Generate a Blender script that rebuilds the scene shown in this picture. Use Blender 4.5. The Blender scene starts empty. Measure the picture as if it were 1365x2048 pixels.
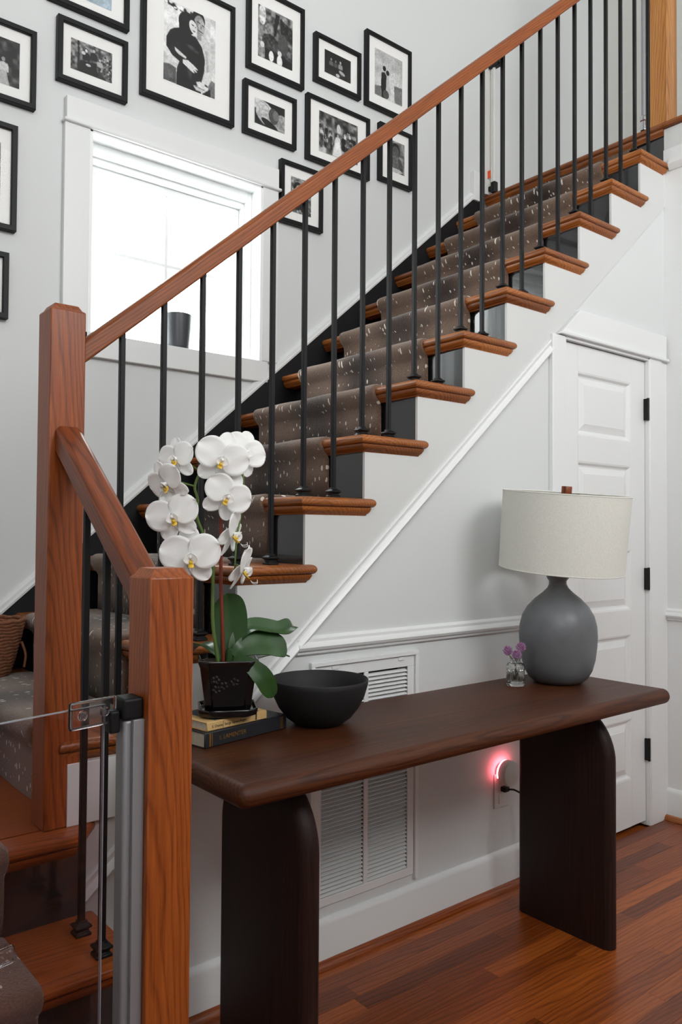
import bpy, bmesh, math, random
import numpy as np
from mathutils import Vector, Matrix
random.seed(7)
rng = np.random.default_rng(11)
sc = bpy.context.scene
COL = sc.collection

# ------------------------------------------------------------------ camera
cd = bpy.data.cameras.new('camera'); cam = bpy.data.objects.new('camera', cd); COL.objects.link(cam)
yaw, pit, rol = .6853, .0255, .0065
Fv = Vector((math.sin(yaw)*math.cos(pit), math.cos(yaw)*math.cos(pit), math.sin(pit)))
Rv = Vector((math.cos(yaw), -math.sin(yaw), 0)); Uv = Rv.cross(Fv)
c_, s_ = math.cos(rol), math.sin(rol)
R2 = Rv*c_ + Uv*s_; U2 = Uv*c_ - Rv*s_
M = Matrix((R2, U2, -Fv)).transposed().to_4x4(); M.translation = Vector((-1.0823, -1.7923, 1.2145))
cam.matrix_world = M
cd.sensor_fit = 'VERTICAL'; cd.sensor_height = 24; cd.lens = 1596/2048*24; cd.clip_start = .02
sc.camera = cam

# ------------------------------------------------------------------ light and exposure
world = bpy.data.worlds.new('sky'); sc.world = world; world.use_nodes = True
bg = world.node_tree.nodes['Background']
bg.inputs[0].default_value = (.97, .985, .98, 1); bg.inputs[1].default_value = 13.0
def area_light(name, loc, aim, sx, sy, power, color=(1, 1, 1)):
    l = bpy.data.lights.new(name, 'AREA'); l.shape = 'RECTANGLE'; l.size = sx; l.size_y = sy; l.energy = power; l.color = color
    o = bpy.data.objects.new(name, l); COL.objects.link(o); o.location = loc
    o.rotation_euler = (Vector(aim)-Vector(loc)).to_track_quat('-Z', 'Y').to_euler()
    return o
def portal(name, loc, aim, sx, sy):
    o = area_light(name, loc, aim, sx, sy, 1.0); o.data.cycles.is_portal = True; return o
# the openings that let the daylight in: the stair window, the foyer window high behind the viewer and the side window left of the viewer
portal('stair_window_portal', (.395, 1.20, 2.305), (.395, 0, 2.305), .80, .80)
portal('foyer_window_portal', (.6, -3.74, 3.75), (.6, 0, 3.75), 1.7, 1.9)
portal('side_window_portal', (-1.74, -2.6, 3.3), (0, -2.6, 3.3), 1.3, 1.8)
vs = sc.view_settings
vs.view_transform = 'Standard'; vs.look = 'None'; vs.gamma = 1; vs.use_curve_mapping = False; vs.exposure = -0.3
sc.cycles.max_bounces = 10; sc.cycles.diffuse_bounces = 5; sc.cycles.glossy_bounces = 4
sc.cycles.transmission_bounces = 8; sc.cycles.transparent_max_bounces = 12
sc.cycles.caustics_reflective = False; sc.cycles.caustics_refractive = False
sc.cycles.use_denoising = True

# ------------------------------------------------------------------ materials
def srgb(r, g, b):
    f = lambda v: (v/255/12.92) if v/255 <= .04045 else ((v/255+.055)/1.055)**2.4
    return (f(r), f(g), f(b), 1)
def new_mat(name):
    m = bpy.data.materials.new(name); m.use_nodes = True
    return m, m.node_tree.nodes, m.node_tree.links, m.node_tree.nodes['Principled BSDF']
def plain(name, col, rough=.5, metal=0, coat=0, noise=0, nscale=30, bump=0, bscale=120, spec=.5, sheen=0):
    m, N, L, b = new_mat(name)
    b.inputs['Base Color'].default_value = col; b.inputs['Roughness'].default_value = rough
    b.inputs['Metallic'].default_value = metal; b.inputs['Coat Weight'].default_value = coat
    b.inputs['Specular IOR Level'].default_value = spec; b.inputs['Sheen Weight'].default_value = sheen
    tc = N.new('ShaderNodeTexCoord')
    if noise:
        n = N.new('ShaderNodeTexNoise'); n.inputs['Scale'].default_value = nscale; n.inputs['Detail'].default_value = 4
        L.new(tc.outputs['Object'], n.inputs['Vector'])
        r = N.new('ShaderNodeValToRGB'); L.new(n.outputs['Fac'], r.inputs['Fac'])
        a = [c*(1-noise) for c in col[:3]]+[1]; z = [min(1, c*(1+noise)) for c in col[:3]]+[1]
        r.color_ramp.elements[0].color = a; r.color_ramp.elements[0].position = .3
        r.color_ramp.elements[1].color = z; r.color_ramp.elements[1].position = .7
        L.new(r.outputs['Color'], b.inputs['Base Color'])
    if bump:
        n = N.new('ShaderNodeTexNoise'); n.inputs['Scale'].default_value = bscale; n.inputs['Detail'].default_value = 3
        L.new(tc.outputs['Object'], n.inputs['Vector'])
        bp = N.new('ShaderNodeBump'); bp.inputs['Strength'].default_value = bump; bp.inputs['Distance'].default_value = .002
        L.new(n.outputs['Fac'], bp.inputs['Height']); L.new(bp.outputs['Normal'], b.inputs['Normal'])
    return m
def wood(name, dark, mid, light, axis='X', scale=1.0, rough=.38, coat=.06, rnd=.12, arch=.5, rot=None):
    """grain running along `axis`; fine pores plus slow cathedral bands; each piece shifted by its own random value"""
    m, N, L, b = new_mat(name)
    tc = N.new('ShaderNodeTexCoord'); oi = N.new('ShaderNodeObjectInfo')
    off = N.new('ShaderNodeVectorMath'); off.operation = 'SCALE'; off.inputs[0].default_value = (7.3, 5.1, 9.7)
    L.new(oi.outputs['Random'], off.inputs['Scale'])
    ad = N.new('ShaderNodeVectorMath'); ad.operation = 'ADD'
    L.new(tc.outputs['Object'], ad.inputs[0]); L.new(off.outputs[0], ad.inputs[1])
    if rot:
        vr_ = N.new('ShaderNodeVectorRotate'); vr_.rotation_type = rot[0]; vr_.inputs['Angle'].default_value = rot[1]
        L.new(ad.outputs[0], vr_.inputs['Vector']); ad = vr_
    i = 'XYZ'.index(axis)
    def mapped(along, across):
        mp = N.new('ShaderNodeMapping'); s = [across*scale]*3; s[i] = along*scale
        mp.inputs['Scale'].default_value = s; L.new(ad.outputs[0], mp.inputs['Vector']); return mp
    n1 = N.new('ShaderNodeTexNoise'); n1.inputs['Scale'].default_value = 1; n1.inputs['Detail'].default_value = 2
    L.new(mapped(2.2, 11).outputs[0], n1.inputs['Vector'])
    px = N.new('ShaderNodeMapping'); sc_ = [1, 1, 1]; sc_[i] = 0; px.inputs['Scale'].default_value = sc_
    lo = [.055, .075, .065]; px.inputs['Location'].default_value = lo
    src = tc.outputs['Object'] if not rot else None
    if rot:
        v0 = N.new('ShaderNodeVectorRotate'); v0.rotation_type = rot[0]; v0.inputs['Angle'].default_value = rot[1]; L.new(tc.outputs['Object'], v0.inputs['Vector']); src = v0.outputs[0]
    L.new(src, px.inputs['Vector'])
    ln = N.new('ShaderNodeVectorMath'); ln.operation = 'LENGTH'; L.new(px.outputs[0], ln.inputs[0])
    sx_ = N.new('ShaderNodeSeparateXYZ'); L.new(ad.outputs[0], sx_.inputs[0])
    rr = N.new('ShaderNodeMath'); rr.operation = 'MULTIPLY'; rr.inputs[1].default_value = 120*scale; L.new(ln.outputs['Value'], rr.inputs[0])
    tt = N.new('ShaderNodeMath'); tt.operation = 'MULTIPLY_ADD'; tt.inputs[1].default_value = 7.0*arch; L.new(sx_.outputs[i], tt.inputs[0]); L.new(rr.outputs[0], tt.inputs[2])
    mul = N.new('ShaderNodeMath'); mul.operation = 'MULTIPLY_ADD'; mul.inputs[1].default_value = 4.2
    L.new(n1.outputs['Fac'], mul.inputs[0]); L.new(tt.outputs[0], mul.inputs[2])
    f1 = N.new('ShaderNodeMath'); f1.operation = 'FRACT'; L.new(mul.outputs[0], f1.inputs[0])
    fr = N.new('ShaderNodeValToRGB'); L.new(f1.outputs[0], fr.inputs['Fac'])
    fe = fr.color_ramp.elements; fe[0].position = 0; fe[0].color = (.12, .12, .12, 1); fe[1].position = 1; fe[1].color = (.12, .12, .12, 1)
    q_ = fe.new(.16); q_.color = (.42, .42, .42, 1); q_ = fe.new(.72); q_.color = (.55, .55, .55, 1)
    n2 = N.new('ShaderNodeTexNoise'); n2.inputs['Scale'].default_value = 1; n2.inputs['Detail'].default_value = 6; n2.inputs['Roughness'].default_value = .7
    L.new(mapped(7, 260).outputs[0], n2.inputs['Vector'])
    n3 = N.new('ShaderNodeTexNoise'); n3.inputs['Scale'].default_value = 1; n3.inputs['Detail'].default_value = 2
    L.new(mapped(.8, 5).outputs[0], n3.inputs['Vector'])
    mx = N.new('ShaderNodeMath'); mx.operation = 'MULTIPLY_ADD'; mx.inputs[1].default_value = .5
    L.new(fr.outputs[0], mx.inputs[0]); 
    m2 = N.new('ShaderNodeMath'); m2.operation = 'MULTIPLY'; m2.inputs[1].default_value = .7; L.new(n2.outputs['Fac'], m2.inputs[0])
    L.new(m2.outputs[0], mx.inputs[2])
    m3 = N.new('ShaderNodeMath'); m3.operation = 'MULTIPLY_ADD'; m3.inputs[1].default_value = .35; L.new(n3.outputs['Fac'], m3.inputs[0]); L.new(mx.outputs[0], m3.inputs[2])
    r4 = N.new('ShaderNodeMath'); r4.operation = 'MULTIPLY_ADD'; r4.inputs[1].default_value = rnd*2; r4.inputs[2].default_value = -.21-rnd
    L.new(oi.outputs['Random'], r4.inputs[0])
    su = N.new('ShaderNodeMath'); su.operation = 'ADD'; L.new(m3.outputs[0], su.inputs[0]); L.new(r4.outputs[0], su.inputs[1])
    cr = N.new('ShaderNodeValToRGB'); L.new(su.outputs[0], cr.inputs['Fac'])
    e = cr.color_ramp.elements; e[0].color = dark; e[0].position = .2; e[1].color = light; e[1].position = .8
    q = e.new(.5); q.color = mid
    L.new(cr.outputs['Color'], b.inputs['Base Color'])
    b.inputs['Roughness'].default_value = rough; b.inputs['Coat Weight'].default_value = coat; b.inputs['Coat Roughness'].default_value = .22
    bp = N.new('ShaderNodeBump'); bp.inputs['Strength'].default_value = .12; bp.inputs['Distance'].default_value = .0015
    L.new(n2.outputs['Fac'], bp.inputs['Height']); L.new(bp.outputs['Normal'], b.inputs['Normal'])
    return m
def emission(name, col, s):
    m, N, L, b = new_mat(name); b.inputs['Base Color'].default_value = col
    b.inputs['Emission Color'].default_value = col; b.inputs['Emission Strength'].default_value = s
    return m
def clear(name, tint=(1, 1, 1, 1), ior=1.45, rough=0.02, haze=0.0, hazecol=(1, 1, 1, 1)):
    """thin clear sheet: transparent with a fresnel reflection and, if asked, a slight milky film"""
    m, N, L, b = new_mat(name); N.remove(b)
    out = N['Material Output']
    t = N.new('ShaderNodeBsdfTransparent'); t.inputs[0].default_value = tint
    g = N.new('ShaderNodeBsdfGlossy'); g.inputs['Roughness'].default_value = rough
    fz = N.new('ShaderNodeFresnel'); fz.inputs['IOR'].default_value = ior
    ge = N.new('ShaderNodeNewGeometry'); inv = N.new('ShaderNodeMath'); inv.operation = 'SUBTRACT'; inv.inputs[0].default_value = 1; L.new(ge.outputs['Backfacing'], inv.inputs[1])
    fm = N.new('ShaderNodeMath'); fm.operation = 'MULTIPLY'; L.new(fz.outputs[0], fm.inputs[0]); L.new(inv.outputs[0], fm.inputs[1])
    mx = N.new('ShaderNodeMixShader'); L.new(fm.outputs[0], mx.inputs[0]); L.new(t.outputs[0], mx.inputs[1]); L.new(g.outputs[0], mx.inputs[2])
    last = mx
    if haze:
        d = N.new('ShaderNodeBsdfDiffuse'); d.inputs[0].default_value = hazecol
        m2 = N.new('ShaderNodeMixShader'); m2.inputs[0].default_value = haze
        L.new(mx.outputs[0], m2.inputs[1]); L.new(d.outputs[0], m2.inputs[2]); last = m2
    L.new(last.outputs[0], out.inputs['Surface'])
    return m
def glassy(name, col=(1, 1, 1, 1), rough=.02, ior=1.45):
    m, N, L, b = new_mat(name)
    b.inputs['Base Color'].default_value = col; b.inputs['Transmission Weight'].default_value = 1
    b.inputs['Roughness'].default_value = rough; b.inputs['IOR'].default_value = ior
    return m
def vcol(name, rough=.55):
    m, N, L, b = new_mat(name)
    a = N.new('ShaderNodeVertexColor'); a.layer_name = 'Col'
    L.new(a.outputs['Color'], b.inputs['Base Color']); b.inputs['Roughness'].default_value = rough
    return m
def carpet_mat():
    m, N, L, b = new_mat('antelope_carpet')
    tc = N.new('ShaderNodeTexCoord')
    n = N.new('ShaderNodeTexNoise'); n.inputs['Scale'].default_value = 260; n.inputs['Detail'].default_value = 3; L.new(tc.outputs['Object'], n.inputs['Vector'])
    n2 = N.new('ShaderNodeTexNoise'); n2.inputs['Scale'].default_value = 3.2; n2.inputs['Detail'].default_value = 3; L.new(tc.outputs['Object'], n2.inputs['Vector'])
    # a dark dorsal band down the middle of the runner (u of the mesh runs across it)
    at = N.new('ShaderNodeAttribute'); at.attribute_name = 'across'
    band = N.new('ShaderNodeMath'); band.operation = 'MULTIPLY_ADD'; band.inputs[1].default_value = .16
    L.new(n2.outputs['Fac'], band.inputs[0]); L.new(at.outputs['Fac'], band.inputs[2])
    cr = N.new('ShaderNodeValToRGB'); e = cr.color_ramp.elements
    c1 = srgb(122, 99, 84); c2 = srgb(66, 50, 43)
    e[0].position = .30; e[0].color = c1; e[1].position = .78; e[1].color = c1
    q = e.new(.5); q.color = c2; q = e.new(.60); q.color = c2
    L.new(band.outputs[0], cr.inputs['Fac'])
    mixn = N.new('ShaderNodeMix'); mixn.data_type = 'RGBA'; mixn.blend_type = 'MULTIPLY'; mixn.inputs['Factor'].default_value = .55
    cn = N.new('ShaderNodeValToRGB'); cn.color_ramp.elements[0].color = (.45, .45, .45, 1); cn.color_ramp.elements[1].color = (1.25, 1.25, 1.25, 1)
    cn.color_ramp.elements[0].position = .3; cn.color_ramp.elements[1].position = .7
    L.new(n.outputs['Fac'], cn.inputs['Fac']); L.new(cr.outputs['Color'], mixn.inputs['A']); L.new(cn.outputs['Color'], mixn.inputs['B'])
    # pale flecks: elongated voronoi cells in the unrolled surface coordinates
    uv = N.new('ShaderNodeAttribute'); uv.attribute_name = 'unrolled'
    mp = N.new('ShaderNodeMapping'); mp.inputs['Scale'].default_value = (52, 25, 1); L.new(uv.outputs['Vector'], mp.inputs['Vector'])
    nz = N.new('ShaderNodeTexNoise'); nz.inputs['Scale'].default_value = 9; L.new(uv.outputs['Vector'], nz.inputs['Vector'])
    vd = N.new('ShaderNodeVectorMath'); vd.operation = 'MULTIPLY_ADD'; vd.inputs[1].default_value = (.6, .3, 0); L.new(nz.outputs['Color'], vd.inputs[0]); L.new(mp.outputs[0], vd.inputs[2])
    vo = N.new('ShaderNodeTexVoronoi'); vo.inputs['Scale'].default_value = 1; vo.voronoi_dimensions = '2D'; L.new(vd.outputs[0], vo.inputs['Vector'])
    sp = N.new('ShaderNodeSeparateColor'); L.new(vo.outputs['Color'], sp.inputs[0])
    rad = N.new('ShaderNodeMath'); rad.operation = 'MULTIPLY_ADD'; rad.inputs[1].default_value = .24; rad.inputs[2].default_value = -.02; L.new(sp.outputs[0], rad.inputs[0])
    lt = N.new('ShaderNodeMath'); lt.operation = 'LESS_THAN'; L.new(vo.outputs['Distance'], lt.inputs[0]); L.new(rad.outputs[0], lt.inputs[1])
    gt = N.new('ShaderNodeMath'); gt.operation = 'GREATER_THAN'; gt.inputs[1].default_value = .42; L.new(sp.outputs[1], gt.inputs[0])
    an = N.new('ShaderNodeMath'); an.operation = 'MULTIPLY'; L.new(lt.outputs[0], an.inputs[0]); L.new(gt.outputs[0], an.inputs[1])
    fin = N.new('ShaderNodeMix'); fin.data_type = 'RGBA'; fin.inputs['B'].default_value = srgb(226, 220, 208)
    L.new(an.outputs[0], fin.inputs['Factor']); L.new(mixn.outputs['Result'], fin.inputs['A'])
    L.new(fin.outputs['Result'], b.inputs['Base Color'])
    b.inputs['Roughness'].default_value = .95; b.inputs['Specular IOR Level'].default_value = .15; b.inputs['Sheen Weight'].default_value = .35; b.inputs['Sheen Roughness'].default_value = .5
    bp = N.new('ShaderNodeBump'); bp.inputs['Strength'].default_value = .8; bp.inputs['Distance'].default_value = .004
    L.new(n.outputs['Fac'], bp.inputs['Height']); L.new(bp.outputs['Normal'], b.inputs['Normal'])
    return m

OAK_D, OAK_M, OAK_L = srgb(72, 28, 7), srgb(131, 61, 18), srgb(174, 91, 34)
W = {
 'wall': plain('wall_paint', srgb(213, 215, 215), .6, bump=.05, bscale=300),
 'white': plain('trim_paint', srgb(226, 227, 227), .32, bump=.03, bscale=60),
 'white_b': plain('brushed_white_paint', srgb(208, 209, 208), .42, bump=.12, bscale=90),
 'black': plain('black_gloss_paint', srgb(30, 31, 34), .15, coat=.6, bump=.05, bscale=45),
 'black_m': plain('black_satin_paint', srgb(24, 24, 26), .5, spec=.25), 'iron': plain('black_iron', srgb(14, 14, 16), .42, bump=.04, spec=.3),
 'oak_x': wood('oak_x', OAK_D, OAK_M, OAK_L, 'X'), 'oak_y': wood('oak_y', srgb(78, 37, 11), srgb(138, 75, 28), srgb(186, 113, 51), 'Y'), 'oak_gold': wood('oak_gold', srgb(104, 60, 22), srgb(164, 104, 46), srgb(202, 142, 76), 'Z', arch=.9), 'oak_z': wood('oak_z', OAK_D, OAK_M, OAK_L, 'Z', arch=.9),
 'oak_up': wood('oak_up', srgb(74, 31, 6), srgb(136, 68, 18), srgb(180, 100, 34), 'X', rough=.45, coat=0, rot=('Y_AXIS', math.atan(.868))), 'oak_down': wood('oak_down', OAK_D, OAK_M, OAK_L, 'Y', rot=('X_AXIS', -math.atan(.78))),
 'floor': wood('floor_oak', srgb(72, 28, 6), srgb(126, 57, 15), srgb(176, 92, 33), 'X', .9, .35, .08, rnd=.17),
 'walnut_x': wood('walnut_x', srgb(32, 14, 6), srgb(64, 31, 14), srgb(98, 53, 26), 'X', 1, .48, .0, arch=.15),
 'walnut_z': wood('walnut_z', srgb(20, 9, 7), srgb(35, 18, 14), srgb(54, 30, 23), 'Z', 1, .55, .0, arch=.1),
 'frame': plain('black_frame', srgb(15, 15, 17), .48, bump=.05, spec=.25), 'mat': plain('mat_board', srgb(236, 235, 233), .8),
 'print': vcol('photo_print'), 'glazing': clear('picture_glass', ior=1.18),
 'carpet': carpet_mat(),
 'pane': clear('window_glass', (.98, 1, 1, 1)), 'vinyl': plain('window_vinyl', srgb(238, 240, 240), .35),
 'linen': plain('lamp_linen', srgb(224, 224, 216), .9, noise=.05, nscale=220, bump=.5, bscale=500),
 'ceramic': plain('grey_ceramic', srgb(98, 100, 103), .42, noise=.12, nscale=14, bump=.25, bscale=60),
 'bowl': plain('charcoal_bowl', srgb(20, 19, 21), .68, bump=.15, bscale=150), 'pot': plain('black_glaze', srgb(13, 12, 14), .14, coat=.4),
 'petal': plain('orchid_petal', srgb(253, 253, 252), .5, noise=.015, nscale=60), 'lip_y': plain('orchid_yellow', srgb(228, 188, 60), .5, noise=.3, nscale=90),
 'leaf': plain('orchid_leaf', srgb(44, 78, 34), .33, noise=.35, nscale=9, coat=.15), 'stem': plain('orchid_stem', srgb(88, 112, 50), .5), 'stake': plain('red_stake', srgb(120, 44, 24), .5),
 'root': plain('orchid_root', srgb(120, 124, 98), .6, noise=.3), 'moss': plain('potting_bark', srgb(58, 48, 38), .9, noise=.5, nscale=60, bump=1, bscale=70),
 'alu': plain('brushed_aluminium', srgb(150, 151, 155), .45, .35), 'plastic': plain('black_plastic', srgb(18, 18, 20), .5, spec=.3), 'orange': plain('orange_sticker', srgb(226, 84, 28), .5),
 'acryl': clear('clear_acrylic', (.92, .86, .88, 1), 1.45, .03), 'acryl_b': glassy('moulded_acrylic', (.95, .96, .98, 1), .04), 'glass': glassy('vase_glass', (.98, 1, .99, 1), .02),
 'edge': plain('acrylic_edge_glint', srgb(150, 152, 158), .3), 'water': glassy('vase_water', (.96, .98, .96, 1), 0, 1.33),
 'chrome': plain('chrome', srgb(200, 202, 206), .18, 1), 'brass': plain('gilt', srgb(214, 160, 82), .35, 1), 'duct': plain('duct_dark', srgb(16, 16, 17), .8),
 'book_k': plain('black_cloth', srgb(22, 23, 28), .55, bump=.2, bscale=400), 'book_b': plain('tan_paper', srgb(206, 170, 112), .7, noise=.08), 'pages': plain('book_pages', srgb(214, 205, 186), .8, noise=.1, nscale=200),
 'ink': plain('ink', srgb(60, 50, 44), .8), 'slate': plain('slate_cover', srgb(70, 74, 84), .6),
 'allium': plain('allium_purple', srgb(178, 134, 172), .8, noise=.25, nscale=200), 'rope': plain('rope', srgb(126, 78, 52), .85, noise=.3, nscale=120, bump=1, bscale=160),
 'nl_white': plain('white_plastic', srgb(214, 212, 208), .4), 'nl_glow': emission('red_glow', (1, .16, .20, 1), 20), 'candle': plain('grey_stoneware', srgb(62, 64, 68), .35), 'wax': plain('candle_wax', srgb(220, 216, 206), .5),
 'subfloor': wood('hall_floor', srgb(80, 34, 10), srgb(126, 60, 20), srgb(170, 92, 38), 'X', .9, .33, .12), 'upper_wall': plain('upper_wall_paint', srgb(208, 207, 203), .65),
}

for k_ in ('walnut_x', 'walnut_z'): W[k_].node_tree.nodes['Principled BSDF'].inputs['Specular IOR Level'].default_value = .28
for k_, w_ in (('petal', .5), ('linen', .15)):
    b_ = W[k_].node_tree.nodes['Principled BSDF']; b_.inputs['Subsurface Weight'].default_value = w_; b_.inputs['Subsurface Radius'].default_value = (1, 1, 1); b_.inputs['Subsurface Scale'].default_value = .008

# ------------------------------------------------------------------ mesh helpers (all shapes in world metres)
ORG = {}
def empty(name, loc, label=None, cat=None, group=None, parent=None):
    o = bpy.data.objects.new(name, None); COL.objects.link(o); o.empty_display_size = .05
    loc = Vector(loc); ORG[o] = loc
    if parent: o.parent = parent; o.location = loc-ORG[parent]
    else: o.location = loc
    tag(o, label, cat, group); return o
def tag(o, label=None, cat=None, group=None, kind=None):
    if label: o['label'] = label
    if cat: o['category'] = cat
    if group: o['group'] = group
    if kind: o['kind'] = kind
    return o
class MB:
    def __init__(s): s.v = []; s.f = []; s.m = []
    def add(s, vs, fs, mi=0):
        k = len(s.v); s.v += [tuple(p) for p in vs]; s.f += [tuple(i+k for i in q) for q in fs]; s.m += [mi]*len(fs); return s
    def box(s, x0, x1, y0, y1, z0, z1, mi=0):
        return s.add([(x0,y0,z0),(x1,y0,z0),(x1,y1,z0),(x0,y1,z0),(x0,y0,z1),(x1,y0,z1),(x1,y1,z1),(x0,y1,z1)],
                     [(0,3,2,1),(4,5,6,7),(0,1,5,4),(1,2,6,5),(2,3,7,6),(3,0,4,7)], mi)
    def prism(s, poly, axis, a0, a1, mi=0):
        """poly in the two other axes (order XYZ without `axis`), extruded from a0 to a1"""
        n = len(poly)
        def P(q, a):
            q = list(q); q.insert('XYZ'.index(axis), a); return q
        vs = [P(q, a0) for q in poly]+[P(q, a1) for q in poly]
        return s.add(vs, [tuple(range(n))[::-1], tuple(range(n, 2*n))]+[(i, (i+1) % n, n+(i+1) % n, n+i) for i in range(n)], mi)
    def rings(s, R, close=True, cap=True, mi=0):
        n = len(R[0]); vs = [p for r in R for p in r]; fs = []
        for a in range(len(R)-1):
            for i in range(n if close else n-1):
                j = (i+1) % n; fs.append((a*n+i, a*n+j, (a+1)*n+j, (a+1)*n+i))
        if cap: fs += [tuple(range(n))[::-1], tuple((len(R)-1)*n+i for i in range(n))]
        return s.add(vs, fs, mi)
    def lathe(s, prof, c, n=48, cap=True, mi=0, rot=None):
        R = []
        for r, z in prof:
            ring = []
            for i in range(n):
                a = 2*math.pi*i/n; v = Vector((r*math.cos(a), r*math.sin(a), z))
                if rot is not None: v = rot @ v
                ring.append((c[0]+v.x, c[1]+v.y, c[2]+v.z))
            R.append(ring)
        return s.rings(R, True, cap, mi)
    def tube(s, path, rad, n=10, mi=0):
        path = [Vector(p) for p in path]; R = []
        rr = rad if isinstance(rad, (list, tuple)) else [rad]*len(path)
        prev = None
        for i, p in enumerate(path):
            t = (path[min(i+1, len(path)-1)]-path[max(i-1, 0)]).normalized()
            u = prev if prev is not None else (Vector((0, 0, 1)) if abs(t.z) < .9 else Vector((1, 0, 0)))
            u = (u-t*u.dot(t)).normalized(); w = t.cross(u); prev = u
            R.append([p+(u*math.cos(2*math.pi*k/n)+w*math.sin(2*math.pi*k/n))*rr[i] for k in range(n)])
        return s.rings(R, True, True, mi)
    def build(s, name, mat, parent=None, smooth=False, bevel=0, seg=2, org=None, angle=40):
        vs = np.array(s.v, float)
        if org is None:
            lo, hi = vs.min(0), vs.max(0); org = ((lo[0]+hi[0])/2, (lo[1]+hi[1])/2, lo[2])
        org = Vector(org)
        me = bpy.data.meshes.new(name); me.from_pydata((vs-np.array(org)).tolist(), [], s.f)
        mats = mat if isinstance(mat, (list, tuple)) else [mat]
        for q in mats: me.materials.append(W[q] if isinstance(q, str) else q)
        if len(mats) > 1:
            me.polygons.foreach_set('material_index', s.m)
        bm = bmesh.new(); bm.from_mesh(me); bmesh.ops.recalc_face_normals(bm, faces=bm.faces); bm.to_mesh(me); bm.free()
        o = bpy.data.objects.new(name, me); COL.objects.link(o); ORG[o] = org
        if parent is not None: o.parent = parent; o.location = org-ORG[parent]
        else: o.location = org
        if smooth:
            me.shade_smooth()
            if angle < 180: 
                try: me.set_sharp_from_angle(angle=math.radians(angle))
                except Exception: pass
        if bevel:
            b = o.modifiers.new('bevel', 'BEVEL'); b.width = bevel; b.segments = seg; b.limit_method = 'ANGLE'; b.angle_limit = math.radians(35)
            me.shade_smooth()
            try: me.set_sharp_from_angle(angle=math.radians(30))
            except Exception: pass
        return o
def copy_to(src, delta, parent):
    o = src.copy(); COL.objects.link(o); ORG[o] = ORG[src]+Vector(delta); o.parent = parent
    o.location = ORG[o]-(ORG[parent] if parent is not None else Vector())
    return o
def B(name, mat, parent, *b, bevel=.002, **k):
    return MB().box(*b).build(name, mat, parent, bevel=bevel, **k)
def S(o): return tag(o, kind='structure')

# ------------------------------------------------------------------ measures of the stair
RUN, RISE, Z0 = .2189, .19, 1.1243          # nosing of tread k stands at X = k*RUN, Z = Z0 + k*RISE
WY = 1.012                                   # inner face of the wall skirt
ZL = lambda x: Z0+RISE/RUN*x                 # nosing line
ZT = lambda k: Z0+RISE*k
ZLAND = ZT(-3)
WALL_Y = 1.03
TOPZ = ZT(10)

# ------------------------------------------------------------------ setting: floor
fl = S(B('floor', 'subfloor', None, -4.2, 2.36, -5.2, 1.2, -.12, -.012, bevel=0))
fl['label'] = 'glossy orange-brown oak strip floor'
PW = .0575
proto = {}
y = -.012; row = 0
while y > -1.75:
    x = -.45-random.random()*.9
    while x < 2.19:
        ln = random.choice([.55, .8, 1.05, 1.35]); x1 = min(x+ln, 2.19); x0 = max(x, -.9)
        if x1-x0 > .05:
            MB().box(x0+.0003, x1-.0003, y-PW+.0003, y-.0003, -.012, -.0004*random.random()).build('floor_plank', 'floor', fl)
        x = x1
    y -= PW; row += 1

# ------------------------------------------------------------------ setting: walls
def wall_window():
    x0, x1, z0, z1 = .018, .772, 1.934, 2.679      # opening
    m = MB()
    Y0, Y1 = WALL_Y, WALL_Y+.15
    m.box(-1.5, x0, Y0, Y1, -.1, 5.6); m.box(x1, 3.5, Y0, Y1, -.1, 5.6)
    m.box(x0, x1, Y0, Y1, -.1, z0); m.box(x0, x1, Y0, Y1, z1, 5.6)
    return S(m.build('wall_back', 'wall'))
wb = wall_window()
# under-stair wall (front face Y=0), cut along the stringer, door opening X 1.45..2.046
DX0, DX1, DZ1 = 1.455, 2.046, 1.955
zs = lambda x: ZL(x)-.385
m = MB()
VX0, VX1, VZ0, VZ1 = .305, .658, .178, .808      # vent opening
m.prism([(-.43, 0), (VX0, 0), (VX0, zs(VX0)), (-.43, zs(-.43))], 'Y', 0, .09)
m.prism([(VX1, 0), (DX0, 0), (DX0, zs(DX0)), (VX1, zs(VX1))], 'Y', 0, .09)
m.box(VX0, VX1, 0, .09, 0, VZ0); m.prism([(VX0, VZ1), (VX1, VZ1), (VX1, zs(VX1)), (VX0, zs(VX0))], 'Y', 0, .09)
m.prism([(DX0, DZ1), (DX1, DZ1), (DX1, zs(DX1)), (DX0, zs(DX0))], 'Y', 0, .09)
m.prism([(DX1, 0), (2.2, 0), (2.2, zs(2.2)), (DX1, zs(DX1))], 'Y', 0, .09)
wf = S(m.build('wall_front', 'wall'))
S(B('wall_right', 'white', None, 2.2, 2.34, -3.6, 1.03, -.1, 2.8, bevel=0))
S(B('wall_right_upper', 'white', None, 2.2, 2.34, -3.6, -.0005, 2.8, 2.9, bevel=0))
S(B('wall_left', 'wall', None, -1.62, -1.38, -.62, WALL_Y, -.1, 5.6, bevel=0))
m = MB(); m.box(-1.75, -1.62, -3.75, -3.25, -.1, 5.6); m.box(-1.75, -1.62, -1.95, -.62, -.1, 5.6); m.box(-1.75, -1.62, -3.25, -1.95, -.1, 2.4); m.box(-1.75, -1.62, -3.25, -1.95, 4.2, 5.6)
S(m.build('wall_left_foyer', 'wall'))
m = MB(); m.box(-1.75, -.25, -3.75, -3.6, -.1, 5.6); m.box(-.25, 1.45, -3.75, -3.6, 2.1, 2.8); m.box(-.25, 1.45, -3.75, -3.6, 4.7, 5.6); m.box(1.45, 3.5, -3.75, -3.6, 2.1, 5.6); m.box(-.25, 2.34, -3.75, -3.6, -.1, 2.1)
S(m.build('wall_entry', 'wall'))
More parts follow.
